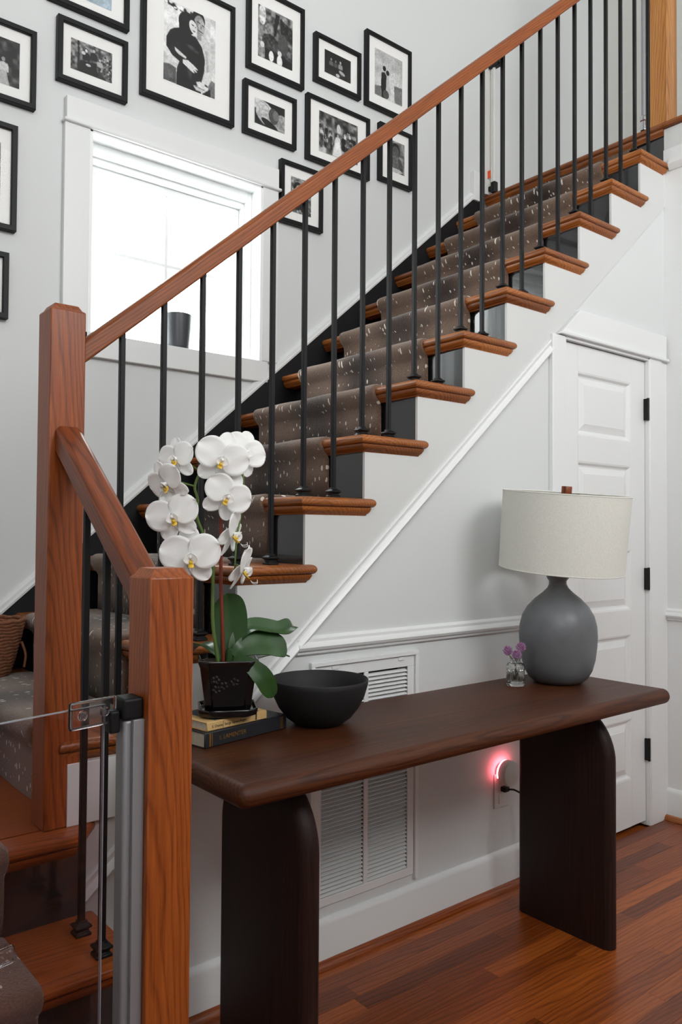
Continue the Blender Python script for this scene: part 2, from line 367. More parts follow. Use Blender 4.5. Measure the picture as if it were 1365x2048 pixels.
S(B('wall_upper_hall', 'upper_wall', None, 3.35, 3.5, -3.6, WALL_Y, 2.8, 5.6, bevel=0))
S(B('ceiling', 'wall', None, -4.2, 3.5, -5.2, WALL_Y+.15, 5.5, 5.7, bevel=0))
uf = S(MB().box(2.262, 3.5, -3.6, WALL_Y, 2.9, TOPZ-.027).build('floor_upper', 'white_b'))

# trims on the front wall
def moulding_x(name, prof, x0, x1, mat='white', parent=None):
    """prof: list of (y,z) polygon swept along X"""
    return MB().prism(prof, 'X', x0, x1).build(name, mat, parent, smooth=True, angle=35)
def rail_prof(zb, y=0, d=1):
    return [(y, zb), (y-.006*d, zb), (y-.010*d, zb+.004), (y-.010*d, zb+.010), (y-.018*d, zb+.014), (y-.022*d, zb+.022), (y-.019*d, zb+.030), (y-.012*d, zb+.036), (y-.012*d, zb+.044), (y-.006*d, zb+.05), (y, zb+.052)]
ztrim = lambda x: zs(x)-.02
xr0 = (.905-Z0+.405)/(RISE/RUN)-.005
S(moulding_x('trim_1', rail_prof(.872), xr0+.014, 1.365))
base_p = [(0, 0), (-.016, 0), (-.016, .112), (-.012, .124), (-.004, .13), (0, .13)]
S(moulding_x('baseboard_front', base_p, -.36, 1.365))
S(MB().prism([(0, 0), (-.034, 0), (-.032, .010), (-.024, .017), (-.016, .019), (0, .019)], 'X', -.36, 1.365).build('trim_2', 'oak_x', None, smooth=True))
# right wall trims (swept along Y)
def moulding_y(name, prof, y0, y1, mat='white'):
    return MB().prism(prof, 'Y', y0, y1).build(name, mat, None, smooth=True, angle=35)
flip = lambda pr: [(2.2+q[0], q[1]) for q in pr]
S(moulding_y('trim_3', flip(rail_prof(.845)), -3.6, -.001))
S(moulding_y('baseboard_right', flip(base_p), -3.6, -.001))
S(MB().prism(flip([(0, 0), (-.034, 0), (-.032, .010), (-.024, .017), (-.016, .019), (0, .019)]), 'Y', -3.6, -.001).build('trim_4', 'oak_y', None, smooth=True))
S(moulding_y('trim_5', flip([(0, 2.80), (-.006, 2.80), (-.018, 2.815), (-.02, 2.825), (-.012, 2.84), (-.012, 2.852), (0, 2.855)]), -3.6, -.03))
# fascia at the landing edge
S(B('trim_6', 'white_b', None, 2.206, 2.2145, -3.6, -.0005, 2.856, TOPZ-.029, bevel=0))
# diagonal panel moulding under the stringer
def diag(prof, x0, x1):
    """prof (y, zoffset) swept along the pitch, plumb cut"""
    a = [(x0, p, zs(x0)+q) for p, q in prof]; b = [(x1, p, zs(x1)+q) for p, q in prof]
    return MB().rings([a, b])
S(diag([(0, .004), (-.012, .004), (-.014, -.004), (-.010, -.012), (-.010, -.020), (-.016, -.028), (-.020, -.040), (-.015, -.050), (-.006, -.056), (0, -.058)], -.40, 1.385).build('trim_7', 'white', None, smooth=True, angle=35))
# white moulding along the wall skirt
S(MB().rings([[(x, yy, ZL(x)+q) for yy, q in [(WALL_Y, .036), (WY-.006, .036), (WY-.008, .046), (WY-.002, .052), (WY-.002, .064), (WY+.006, .074), (WALL_Y, .078)]] for x in (-.5, 2.135)]).build('trim_8', 'white', None, smooth=True, angle=35))
S(B('trim_9', 'white', None, 2.098, 2.142, WY-.012, WALL_Y, TOPZ-.045, TOPZ+.11))

# ------------------------------------------------------------------ window
w = S(empty('window_1', (.395, WALL_Y, 1.934)))
x0, x1, z0, z1 = .018, .772, 1.934, 2.679
def wpart(n, mat, *b, bevel=.002): return B(n, mat, w, *b, bevel=bevel)
cy0, cy1 = WALL_Y-.022, WALL_Y
wpart('casing', 'white', x0-.092, x0, cy0, cy1, 1.846, z1+.002); wpart('casing', 'white', x1, x1+.078, cy0, cy1, 1.935, z1+.002)
wpart('sill_casing', 'white', x0-.092, x1+.03, cy0, cy1, 1.846, z0)
wpart('head_casing', 'white', x0-.088, x1+.078, cy0-.003, cy1, z1+.006, z1+.092)
wpart('head_bead', 'white', x0-.098, x1+.088, cy0-.012, cy1, z1-.004, z1+.008, bevel=.004)
jd = WALL_Y+.15
wpart('jamb', 'vinyl', x0-.002, x0+.012, WALL_Y-.02, jd, z0, z1); wpart('jamb', 'vinyl', x1-.012, x1+.002, WALL_Y-.02, jd, z0, z1)
wpart('head_jamb', 'vinyl', x0, x1, WALL_Y-.02, jd, z1-.012, z1+.002); wpart('sill', 'vinyl', x0, x1, WALL_Y-.02, jd, z0-.01, z0)
for i, (d, e) in enumerate([(.030, .052), (.043, .075)]):
    ya = WALL_Y+.052+.03*i; yb = jd
    wpart('frame_step', 'vinyl', x0+.01, x0+d, ya, yb, z0, z1); wpart('frame_step', 'vinyl', x1-d, x1-.01, ya, yb, z0, z1); wpart('frame_step', 'vinyl', x0+d, x1-d, ya, yb, z1-e, z1-.01)
sx0, sx1, sz0, sz1 = x0+.043, x1-.043, z0, z1-.075
ys = WALL_Y+.105
sash = wpart('sash', 'vinyl', sx0, sx1, ys, ys+.035, sz1-.03, sz1)
for b in [(sx0, sx0+.03, sz0, sz1-.03), (sx1-.03, sx1, sz0, sz1-.03), (sx0+.03, sx1-.03, sz0, sz0+.03)]:
    wpart('sash', 'vinyl', b[0], b[1], ys, ys+.035, b[2], b[3])
mx, mz = (sx0+sx1)/2, 2.29
for b in [(sx0+.03, mx-.007, sz0+.03, mz-.007), (mx+.007, sx1-.03, sz0+.03, mz-.007), (sx0+.03, mx-.007, mz+.007, sz1-.03), (mx+.007, sx1-.03, mz+.007, sz1-.03)]:
    MB().box(b[0], b[1], ys+.016, ys+.019, b[2], b[3]).build('pane', 'pane', w)
wpart('muntin', 'vinyl', mx-.007, mx+.007, ys+.012, ys+.023, sz0+.03, sz1-.03, bevel=.001)
wpart('muntin', 'vinyl', sx0+.03, mx-.007, ys+.012, ys+.023, mz-.007, mz+.007, bevel=.001); wpart('muntin', 'vinyl', mx+.007, sx1-.03, ys+.012, ys+.023, mz-.007, mz+.007, bevel=.001)
w['label'] = 'white cased window with four panes blown out by daylight'

# ------------------------------------------------------------------ closet door
d = S(empty('door_1', (1.75, .004, 0))); d['label'] = 'white five-panel closet door under the stairs'
PX0, PX1 = 1.562, 1.937; ptop = [1.842-.3465*k for k in range(5)]; PH = .246
fy0, fy1 = .004, .038
B('stile', 'white', d, 1.462, PX0, fy0, fy1, .018, 1.945, bevel=.0015); B('stile', 'white', d, PX1, 2.0445, fy0, fy1, .018, 1.945, bevel=.0015)
ed = [1.945]+[v for t in ptop for v in (t, t-PH)]+[.018]
for i in range(0, len(ed), 2):
    B('rail', 'white', d, PX0, PX1, fy0, fy1, ed[i+1], ed[i], bevel=0)
pan = None
for t in ptop:
    if pan is None:
        def ring(i, yy): return [(PX0+i, yy, t-PH+i), (PX1-i, yy, t-PH+i), (PX1-i, yy, t-i), (PX0+i, yy, t-i)]
        pan = MB().rings([ring(0, fy0+.03), ring(0, fy0+.0005), ring(.006, fy0+.002), ring(.014, fy0+.011), ring(.020, fy0+.0125), ring(.045, fy0+.004), ring(.047, fy0+.003)]).build('door_panel', 'white', d, org=(1.75, .02, t))
        pz = t
    else:
        copy_to(pan, (0, 0, t-pz), d)
B('jamb', 'white', d, 2.0465, 2.06, -.016, .06, 0, 1.955, bevel=.001); B('jamb', 'white', d, 1.446, 1.46, -.016, .06, 0, 1.955, bevel=.001)
B('head_jamb', 'white', d, 1.46, 2.0465, -.014, .06, 1.949, 1.962, bevel=0)
B('casing', 'white', d, 1.372, 1.450, -.019, -.0005, 0, 1.956); B('casing', 'white', d, 2.052, 2.150, -.019, -.0005, 0, 1.962)
B('casing_edge', 'white', d, 2.150, 2.1995, -.012, -.0005, 0, 1.962, bevel=.001)
hx = lambda z: (z+.385-Z0)/(RISE/RUN)
MB().prism([(hx(1.972)+.012, 1.972), (2.186, 1.972), (2.186, 2.072), (hx(2.072)+.012, 2.072)], 'Y', -.020, -.0005).build('head_casing', 'white', d, bevel=.002)
MB().prism([(hx(1.962)+.0, 1.960), (2.192, 1.960), (2.192, 1.973), (hx(1.972)+.008, 1.973)], 'Y', -.030, -.0005).build('head_bead', 'white', d, bevel=.003)
for z in (1.697, .983, .271):
    h = B('hinge', 'plastic', d, 2.036, 2.0462, -.0145, .0035, z, z+.09, bevel=.001)
    MB().tube([(2.041, -.015, z-.002), (2.041, -.015, z+.092)], .0055, 10).build('hinge_pin', 'plastic', h, smooth=True)

# ------------------------------------------------------------------ staircase
st = empty('staircase', (.6, .5, 0), 'closed-string staircase with oak treads, black risers and white stringer', 'staircase')
r = .0135
def tread_rings(L, w0, w1, back, ov=.03):
    """front edge along local y at x=0, right side overhang to y=-ov, return ends at x=L"""
    R = []
    for q in range(9):
        a = -math.pi/2+math.pi*q/8; i = r*(1-math.cos(a)); z = -r+r*math.sin(a)
        R.append([(i, -ov+i, z), (L-i, -ov+i, z), (L-i, 0, z), (back, 0, z), (back, w1, z), (i, w1, z)])
    return R
def cove_rings(L, back, w1, ov=.03):
    R = []
    for i, z in [(.008, -.0275), (.009, -.033), (.014, -.041), (.0215, -.046), (.0235, -.0505)]:
        R.append([(i, -ov+i, z), (L-.008-i*.6, -ov+i, z), (L-.008-i*.6, 0, z), (back-.002, 0, z), (back-.002, w1, z), (i, w1, z)])
    return R
def shift(R, dx, dy, dz): return [[(p[0]+dx, p[1]+dy, p[2]+dz) for p in ring] for ring in R]
t0 = None
for k in range(-2, 10):
    dx, dz = k*RUN, ZT(k)
    if k == 9:
        t = MB().rings(shift(tread_rings(.2295, 0, WY-.001, .2295), dx, 0, dz)).build('tread', 'oak_y', st, smooth=True, angle=50)
        c = MB().rings(shift(cove_rings(.237, .2289, WY-.001), dx, 0, dz)).build('cove_moulding', 'oak_y', t, smooth=True, angle=50)
    elif t0 is None:
        t0 = t = MB().rings(shift(tread_rings(.2753, 0, WY-.001, RUN+.028), dx, 0, dz)).build('tread', 'oak_y', st, smooth=True, angle=50)
        c0 = MB().rings(shift(cove_rings(.2753, RUN+.028, WY-.001), dx, 0, dz)).build('cove_moulding', 'oak_y', t, smooth=True, angle=50)
        k0 = k
    else:
        t = copy_to(t0, ((k-k0)*RUN, 0, (k-k0)*RISE), st); c = copy_to(c0, ((k-k0)*RUN, 0, (k-k0)*RISE), t)
r0 = None
for k in range(-2, 11):
    if r0 is None:
        r0 = MB().prism([(k*RUN+.03, .004), (k*RUN+.075, WY-.001), (k*RUN+.087, WY-.001), (k*RUN+.045, .004)], 'Z', ZT(k-1)+.0005, ZT(k)-.0275).build('riser', 'black', st); kr = k
    else: copy_to(r0, ((k-kr)*RUN, 0, (k-kr)*RISE), st)
# stringer: stepped white face between treads and the diagonal
pts = []
for k in range(-2, 10):
    pts += [(k*RUN+.03, ZT(k-1) if k > -2 else ZT(-2)-.19), (k*RUN+.03, ZT(k)-.0275), ((k+1)*RUN+.03, ZT(k)-.0275)]
pts = [p for p in pts]
up = []
for k in range(-2, 10):
    a = k*RUN+.03; b2 = (k+1)*RUN+.03
    zt_ = ZT(k)-.028
    up.append(((a, zt_), (b2, zt_)))
m = MB()
for (a, zt_), (b2, _) in up:
    b2 = min(b2, 2.2)
    m.prism([(a, zs(a)), (b2, zs(b2)), (b2, zt_), (a, zt_)], 'Y', -.006, .0035)
m.build('stringer', 'white_b', st)
B('stringer_end', 'white_b', st, -.418, -.30, -.0235, -.0065, ZLAND+.0005, ZT(-2)-.051, bevel=.001)
# wall skirt
MB().prism([(-.6, ZL(-.6)-.45), (2.19, ZL(2.19)-.45), (2.19, ZL(2.135)+.036), (2.135, ZL(2.135)+.036), (-.6, ZL(-.6)+.036)], 'Y', WY, WALL_Y-.0005).build('wall_skirt', 'black_m', st)
# top landing nosing
R = []
for q in range(9):
    a = -math.pi/2+math.pi*q/8; i = r*(1-math.cos(a)); z = TOPZ-r+r*math.sin(a)
    R.append([(10*RUN+i-.003, -3.59, z), (2.36, -3.59, z), (2.36, WY-.001, z), (10*RUN+i-.003, WY-.001, z)])
MB().rings(R).build('landing_nosing', 'oak_y', st, smooth=True, angle=50)
MB().prism([(10*RUN+.008, TOPZ-.0275), (10*RUN+.03, TOPZ-.0275), (10*RUN+.03, TOPZ-.0505), (10*RUN+.0235, TOPZ-.0505), (10*RUN+.0215, TOPZ-.046), (10*RUN+.012, TOPZ-.040)], 'Y', .001, WY-.001).build('cove_moulding', 'oak_y', st, smooth=True)

# ------------------------------------------------------------------ lower flight (climbs toward the back wall to the landing)
ls = empty('stair_landing', (-.9, 0, 0), 'lower oak steps and landing with dark risers behind the clear gate', 'steps')
LR = -.362; LX = -1.379
def low_tread(name, ynose, yback, z, right, slant=0):
    R = []
    for q in range(9):
        a = -math.pi/2+math.pi*q/8; i = r*(1-math.cos(a)); zz = z-r+r*math.sin(a)
        R.append([(LX, ynose+i, zz), (right-slant-i, ynose+i, zz), (right-i, yback, zz), (LX, yback, zz)])
    t = MB().rings(R).build(name, 'oak_x', ls, smooth=True, angle=50)
    MB().prism([(ynose+.008, z-.0275), (ynose+.03, z-.0275), (ynose+.03, z-.0505), (ynose+.0235, z-.0505), (ynose+.0215, z-.046), (ynose+.012, z-.040)], 'X', LX, right-slant-.012).build('cove_moulding', 'oak_x', t, smooth=True)
    return t
zl1, zl2 = ZLAND/3, ZLAND*2/3
low_tread('tread', -.515, -.268, zl1, -.474); low_tread('tread', -.30, -.05, zl2, LR)
low_tread('landing', -.084, -.0065, ZLAND, -.345, .055)
B('landing_floor', 'oak_x', ls, LX, -.41, 0, WY-.001, ZLAND-.027, ZLAND, bevel=0)
for yn, za, zb in ((-.515, 0, zl1), (-.30, zl1, zl2), (-.084, zl2, ZLAND)):
    B('riser', 'black', ls, LX, LR-.03 if za > 0 else -.475, yn+.03, yn+.045, za, zb-.0275, bevel=0)
MB().prism([(-.47, 0.0), (-.0005, 0.0), (-.0005, ZLAND-.028), (-.036, ZLAND-.028), (-.036, zl2-.03), (-.252, zl2-.03), (-.252, zl1-.03), (-.44, zl1-.03)], 'X', LR-.036, LR-.030).build('side_panel', 'white_b', ls)

# ------------------------------------------------------------------ carpet runner
def runner(name, path, a0, a1, mapper, label):
    """path: list of (s_coord, z, nx, nz) surface points with outward normal; swept between a0..a1 across"""
    th = .011; A = [(a0, 0.001), (a0-.001, .45), (a0+.004, .9), (a0+.012, 1)]
    nA = 26
    A += [(a0+.012+(a1-a0-.024)*i/nA, 1) for i in range(1, nA)]
    A += [(a1-.012, 1), (a1-.004, .9), (a1+.001, .45), (a1, .001)]
    vs, ac, un = [], [], []
    dist = 0; prev = None
    for (sx, z, nx, nz) in path:
        if prev: dist += math.hypot(sx-prev[0], z-prev[1])
        prev = (sx, z)
        for (a, t) in A:
            wob = .0012*math.sin(a*23+dist*7)*t
            vs.append(mapper(sx+nx*(th*t+wob), a, z+nz*(th*t+wob))); ac.append((a-a0)/(a1-a0)); un.append((a, dist, 0))
    n = len(A); fs = [(i*n+j, i*n+j+1, (i+1)*n+j+1, (i+1)*n+j) for i in range(len(path)-1) for j in range(n-1)]
    mb = MB().add(vs, fs); o = mb.build(name, 'carpet', None, smooth=True, angle=180)
    at = o.data.attributes.new('across', 'FLOAT', 'POINT'); at.data.foreach_set('value', ac)
    at = o.data.attributes.new('unrolled', 'FLOAT_VECTOR', 'POINT'); at.data.foreach_set('vector', [c for q in un for c in q])
    tag(o, label, 'carpet runner'); return o
def step_path(noses, end):
    """noses: list of (s_nose, z_below, z_top); s grows uphill"""
    P = []
    for i, (s, za, zt_) in enumerate(noses):
        P += [(s+.029, za+.001, -1, 0), (s+.029, (za+zt_)/2, -1, 0), (s+.029, zt_-.062, -1, 0), (s+.024, zt_-.05, -.95, -.3), (s+.010, zt_-.036, -.8, -.6)]
        for q in range(7):
            a = math.radians(215-125*q/6); P.append((s+r+r*math.cos(a), zt_-r+r*math.sin(a), math.cos(a), math.sin(a)))
        nx = noses[i+1][0]+.029 if i+1 < len(noses) else end
        for f in (.2, .5, .8, .93): P.append((s+r+(nx-s-r)*f, zt_, 0, 1))
        P.append((nx-.001, zt_, -.5, .5) if i+1 < len(noses) else (nx, zt_, 0, 1))
    return P
main = runner('stair_runner', step_path([(k*RUN, ZT(k-1), ZT(k)) for k in range(-2, 10)]+[(10*RUN, ZT(9), TOPZ)], 10*RUN+.03)[:-13], .163, .885,
              lambda s, a, z: (s, a, z), 'brown antelope-print carpet runner with pale flecks on the main flight')
low = runner('stair_runner', step_path([(-.515, 0, zl1), (-.30, zl1, zl2), (-.084, zl2, ZLAND)], 1.0), .562, 1.22,
             lambda s, a, z: (-a, s, z), 'brown antelope-print carpet on the lower steps behind the clear gate')

# ------------------------------------------------------------------ railing
rl = empty('stair_railing', (-.434, 0, ZLAND), 'oak handrail on black iron balusters climbing the main flight', 'railing')
def newel(cx, cy, z0, z1, parent, h=.041, mat='oak_z'):
    m = MB(); R = []
    for i, z in [(0, z0), (0, z1-.016), (.006, z1-.012), (.013, z1)]:
        q = h-i; R.append([(cx-q, cy-q, z), (cx+q, cy-q, z), (cx+q, cy+q, z), (cx-q, cy+q, z)])
    return m.rings(R).build('newel_post', mat, parent, bevel=.0025)
newel(-.429, .02, ZLAND+.0005, 1.727, rl, .040)
newel(2.252, .03, TOPZ+.0005, 4.2, rl, .044, 'oak_gold')
def handrail(a, b, half, h, axis, parent, name='handrail'):
    """sloped rail with plumb ends: a,b=(s,c,zbottom); axis of run 'X' or 'Y'"""
    pr = [(-half+.004, 0), (half-.004, 0), (half, .004), (half, h-.010), (half-.010, h), (-half+.010, h), (-half, h-.010), (-half, .004)]
    R = [[((p[0], p[1]+q, p[2]+z) if axis == 'X' else (p[0]+q, p[1], p[2]+z)) for q, z in pr] for p in (a, b)]
    return MB().rings(R).build(name, 'oak_up' if axis == 'X' else 'oak_down', parent, bevel=.003, seg=3)
zr = lambda x: ZL(x)+.808
handrail((-.3885, .03, zr(-.3885)), (2.2075, .03, zr(2.2075)), .028, .057, 'X', rl)
hb = .0065
def shoe_mesh():
    m = MB(); R = []
    for q, z in [(.0165, 0), (.0165, .006), (.0125, .009), (.0125, .013), (.0175, .017), (.0175, .021), (.009, .026), (.009, .030)]:
        R.append([(-q, -q, z), (q, -q, z), (q, q, z), (-q, q, z)])
    return m.rings(R)
shoe0 = None
def baluster(x, y, z0, z1, parent, slope=0):
    global shoe0
    o = MB().add([(x-hb, y-hb, z0), (x+hb, y-hb, z0), (x+hb, y+hb, z0), (x-hb, y+hb, z0), (x-hb, y-hb, z1-slope*hb), (x+hb, y-hb, z1+slope*hb), (x+hb, y+hb, z1+slope*hb), (x-hb, y+hb, z1-slope*hb)],
        [(0,3,2,1),(4,5,6,7),(0,1,5,4),(1,2,6,5),(2,3,7,6),(3,0,4,7)]).build('baluster', 'iron', parent, bevel=.0012, seg=1, org=(x, y, z0))
    if shoe0 is None:
        s = MB(); s.v = [(p[0]+x, p[1]+y, p[2]+z0) for p in shoe_mesh().v]; s.f = shoe_mesh().f; s.m = [0]*len(s.f)
        shoe0 = s.build('baluster_shoe', 'iron', o, bevel=.001, seg=1, org=(x, y, z0))
    else:
        copy_to(shoe0, Vector((x, y, z0))-ORG[shoe0], o)
    return o
for k in range(-2, 10):
    for dx in (.049, .158):
        x = k*RUN+dx
        if x < -.33: continue
        baluster(x, .03, ZT(k), zr(x), rl, RISE/RUN)
# lower railing
r2 = empty('stair_railing', (-.43, -.3, zl1), 'short oak handrail sloping down to the front newel beside the clear gate', 'railing')
newel(-.428, -.488, 0.0005, 1.15, r2, .042)
sl = (1.389-1.068)/(.4465-.0205)
handrail((-.430, -.4465, 1.068), (-.426, -.0205, 1.389), .030, .06, 'Y', r2)
for yb in (-.14, -.247):
    baluster(-.428, yb, zl2, 1.068+sl*(yb+.4465), r2)
# upper landing railing going off frame to the right
r3 = empty('landing_railing', (2.252, -.5, TOPZ), 'black balusters along the upper landing edge at the right frame edge', 'railing')
for i in range(1, 5): baluster(2.252, .03-.128*i, TOPZ, 4.0, r3)
B('handrail', 'oak_y', r3, 2.222, 2.282, -.62, -.0145, 4.0, 4.06, bevel=.006)

# ------------------------------------------------------------------ console table
tb = empty('console_table', (.487, -.305, 0), 'dark walnut console table with rounded edges and arched slab legs', 'table')
TZ = .742
def slab_top():
    x0, x1, y0, y1, z1, t, rr = -.287, 1.262, -.535, -.085, TZ, .046, .023
    R = []
    for q in range(13):
        a = -math.pi/2+math.pi*q/12; i = rr*(1-math.cos(a)); z = z1-rr+rr*math.sin(a)
        ring = []
        for cx, cy, a0 in ((x1, y0, -90), (x1, y1, 0), (x0, y1, 90), (x0, y0, 180)):
            cr_ = .02; sx = -1 if cx == x1 else 1; sy = 1 if cy == y0 else -1
            for j in range(5):
                b = math.radians(a0+90*j/4); rad = max(cr_-i, .001) if i < cr_ else .001
                off = max(cr_, i)
                ring.append((cx+sx*off+rad*math.cos(b), cy+sy*off+rad*math.sin(b), z))
        R.append(ring)
    return MB().rings(R)
slab_top().build('table_top', 'walnut_x', tb, smooth=True, angle=60)
def leg(x0, x1):
    ya, yb, zt_ = -.475, -.135, TZ-.046; rr = .150
    prof = [(ya, 0), (yb, 0)]
    for j in range(15):
        a = math.radians(90*j/14); prof.append((yb-rr+rr*math.cos(a), zt_-rr*1.05+rr*1.05*math.sin(a)))
    for j in range(15):
        a = math.radians(90+90*j/14); prof.append((ya+rr+rr*math.cos(a), zt_-rr*1.05+rr*1.05*math.sin(a)))
    cy = (ya+yb)/2
    R = []
    def sh(p, i):
        yy, zz = p
        f = (abs(yy-cy)-i)/abs(yy-cy) if abs(yy-cy) > i else 0
        return (cy+(yy-cy)*max(f, .0), zz)
    for x, i in ((x0, .022), (x0+.006, .009), (x0+.014, .003), (x0+.025, 0), (x1-.025, 0), (x1-.014, .003), (x1-.006, .009), (x1, .022)):
        R.append([(x,)+sh(p, i) for p in prof])
    return MB().rings(R).build('leg', 'walnut_z', tb, smooth=True, angle=50)
leg(-.098, -.044); leg(1.014, 1.066)

# ------------------------------------------------------------------ table lamp
LXc, LYc = 1.076, -.252
lp = empty('table_lamp', (LXc, LYc, TZ), 'grey stoneware table lamp with tilted off-white linen drum shade', 'lamp')
prof = [(.001, 0), (.066, 0), (.074, .003), (.092, .017), (.106, .042), (.115, .075), (.120, .115), (.122, .150), (.120, .180), (.112, .212), (.096, .240), (.072, .266), (.048, .285), (.033, .300), (.027, .313), (.027, .322), (.034, .331), (.036, .337), (.032, .341), (.022, .342)]
MB().lathe(prof, (LXc, LYc, TZ), 64).build('body', 'ceramic', lp, smooth=True, angle=60)
MB().lathe([(.001, .342), (.024, .342), (.024, .352), (.012, .354), (.012, .38), (.001, .38)], (LXc, LYc, TZ), 32).build('socket_collar', 'oak_z', lp, smooth=True)
vr = Vector((.774, -.633, 0)); vf = Vector((.80, .60, 0))
tilt = Matrix.Rotation(math.radians(3.2), 3, vf) @ Matrix.Rotation(math.radians(4.0), 3, vr)
sc0 = Vector((LXc, LYc, 0))+vr*.018
sct = Vector((sc0.x, sc0.y, 1.222))
MB().lathe([(.194, -.122), (.196, -.122), (.2, .122), (.198, .122)], sct, 96, cap=False, rot=tilt).build('shade', 'linen', lp, smooth=True, angle=60)
for zz, rad in ((-.122, .195), (.122, .199)):
    ring = [sct+tilt @ Vector((rad*math.cos(2*math.pi*i/64), rad*math.sin(2*math.pi*i/64), zz)) for i in range(65)]
    MB().tube(ring, .0022, 8).build('shade_ring', 'linen', lp, smooth=True)
topc = sct+tilt @ Vector((0, 0, .119))
for i in range(3):
    a = 2*math.pi*i/3+.4
    MB().tube([topc, sct+tilt @ Vector((.197*math.cos(a), .197*math.sin(a), .118))], .0025, 8).build('spider_arm', 'plastic', lp, smooth=True)
MB().tube([(LXc, LYc, TZ+.37), tuple(Vector((LXc, LYc, TZ+.37)).lerp(topc, .3)+vr*.05), tuple(Vector((LXc, LYc, TZ+.37)).lerp(topc, .8)+vr*.05), tuple(topc)], .003, 8).build('harp', 'chrome', lp, smooth=True)
MB().lathe([(.001, 0), (.016, 0), (.0165, .002), (.0165, .024), (.0155, .026), (.001, .026)], topc, 32, rot=tilt).build('finial', 'oak_z', lp, smooth=True)

# ------------------------------------------------------------------ bowl
bc = (.136, -.22, TZ)
o = MB().lathe([(0.0010, 0), (0.0520, 0), (0.0603, .003), (0.0811, .018), (0.0998, .042), (0.1134, .070), (0.1217, .098), (0.1227, .109), (0.1212, .111), (0.1186, .109), (0.1102, .075), (0.0957, .045), (0.0749, .020), (0.0468, .009), (0.0010, .007)], bc, 72).build('serving_bowl', 'bowl', None, smooth=True, angle=60)
tag(o, 'matte charcoal round bowl on the console table', 'bowl')

# ------------------------------------------------------------------ books
def book(name, c, L, D, z, H, rot, cover, spine_mat, label, parts):
    b = empty(name, (c[0], c[1], z), label, 'book')
    Rm = Matrix.Rotation(rot, 3, 'Z')
    def bx(n, mat, x0, x1, y0, y1, z0, z1, par=b, bevel=.001):
        m = MB().box(x0, x1, y0, y1, z0, z1); m.v = [tuple(Rm @ Vector(p)+Vector((c[0], c[1], z))) for p in m.v]
        return m.build(n, mat, par, bevel=bevel, seg=1)
    ct = .0025
    bx('cover', cover, -L/2, L/2, -D/2, D/2, 0, ct); bx('cover', cover, -L/2, L/2, -D/2, D/2, H-ct, H)
    sp = bx('spine', spine_mat, -L/2, L/2, -D/2-.003, -D/2+.002, 0, H, bevel=.002)
    bx('page_block', 'pages', -L/2+.003, L/2-.003, -D/2+.0022, D/2-.004, ct+.0001, H-ct-.0001, bevel=0)
    for (n, mat, xa, xb, za, zb) in parts:
        bx(n, mat, xa, xb, -D/2-.0036, -D/2-.0028, za, zb, sp, bevel=0)
    return b, Rm, sp
def spine_text(parent, c, z, Rm, D, txt, size, x, zz, mat, H):
    cu = bpy.data.curves.new('spine_title', 'FONT'); cu.body = txt; cu.size = size; cu.extrude = .0002; cu.align_x = 'LEFT'
    o = bpy.data.objects.new('spine_title', cu); COL.objects.link(o); cu.materials.append(W[mat])
    o.parent = parent
    pw = Rm @ Vector((x, -D/2-.0034, zz))+Vector((c[0], c[1], z))
    bpy.context.view_layer.update()
    me = bpy.data.meshes.new_from_object(o.evaluated_get(bpy.context.evaluated_depsgraph_get()))
    bpy.data.objects.remove(o)
    o = bpy.data.objects.new('spine_title', me); COL.objects.link(o); o.parent = parent
    o.location = pw-ORG[parent]; o.rotation_euler = (math.pi/2, 0, math.atan2(Rm[1][0], Rm[0][0]))
    ORG[o] = pw
c1 = (-.096, -.152); H1 = .034
b1, Rm1, sp1 = book('book', c1, .252, .165, TZ, H1, math.radians(10), 'book_k', 'book_k', 'black cloth book with gold spine bands, bottom of the two on the table',
   [('gilt_band', 'brass', -.114, -.110, .003, H1-.003), ('gilt_band', 'brass', -.107, -.105, .003, H1-.003), ('gilt_band', 'brass', .105, .108, .003, H1-.003), ('gilt_band', 'brass', .110, .113, .003, H1-.003)])
spine_text(sp1, c1, TZ, Rm1, .165, 'I. LAMENTER', .014, -.085, .013, 'brass', H1)
c2 = (-.118, -.172); H2 = .020; z2 = TZ+H1
b2_, Rm2, sp2 = book('book', c2, .178, .125, z2, H2, math.radians(9), 'book_b', 'book_b', 'tan paperback on top of the black book under the orchid', [('spine_mark', 'ink', .052, .056, .003, H2-.003), ('spine_mark', 'ink', -.044, -.0435, .002, H2-.002)])
spine_text(sp2, c2, z2, Rm2, .125, 'E. Osama', .008, -.076, .007, 'ink', H2); spine_text(sp2, c2, z2, Rm2, .125, 'Serge Open-Auger', .0085, -.040, .007, 'ink', H2)
m = MB().box(-.062, .070, -.058, .055, H2+.0001, H2+.0006); m.v = [tuple(Rm2 @ Vector(p)+Vector((c2[0], c2[1], z2))) for p in m.v]; m.build('cover_panel', 'slate', b2_)

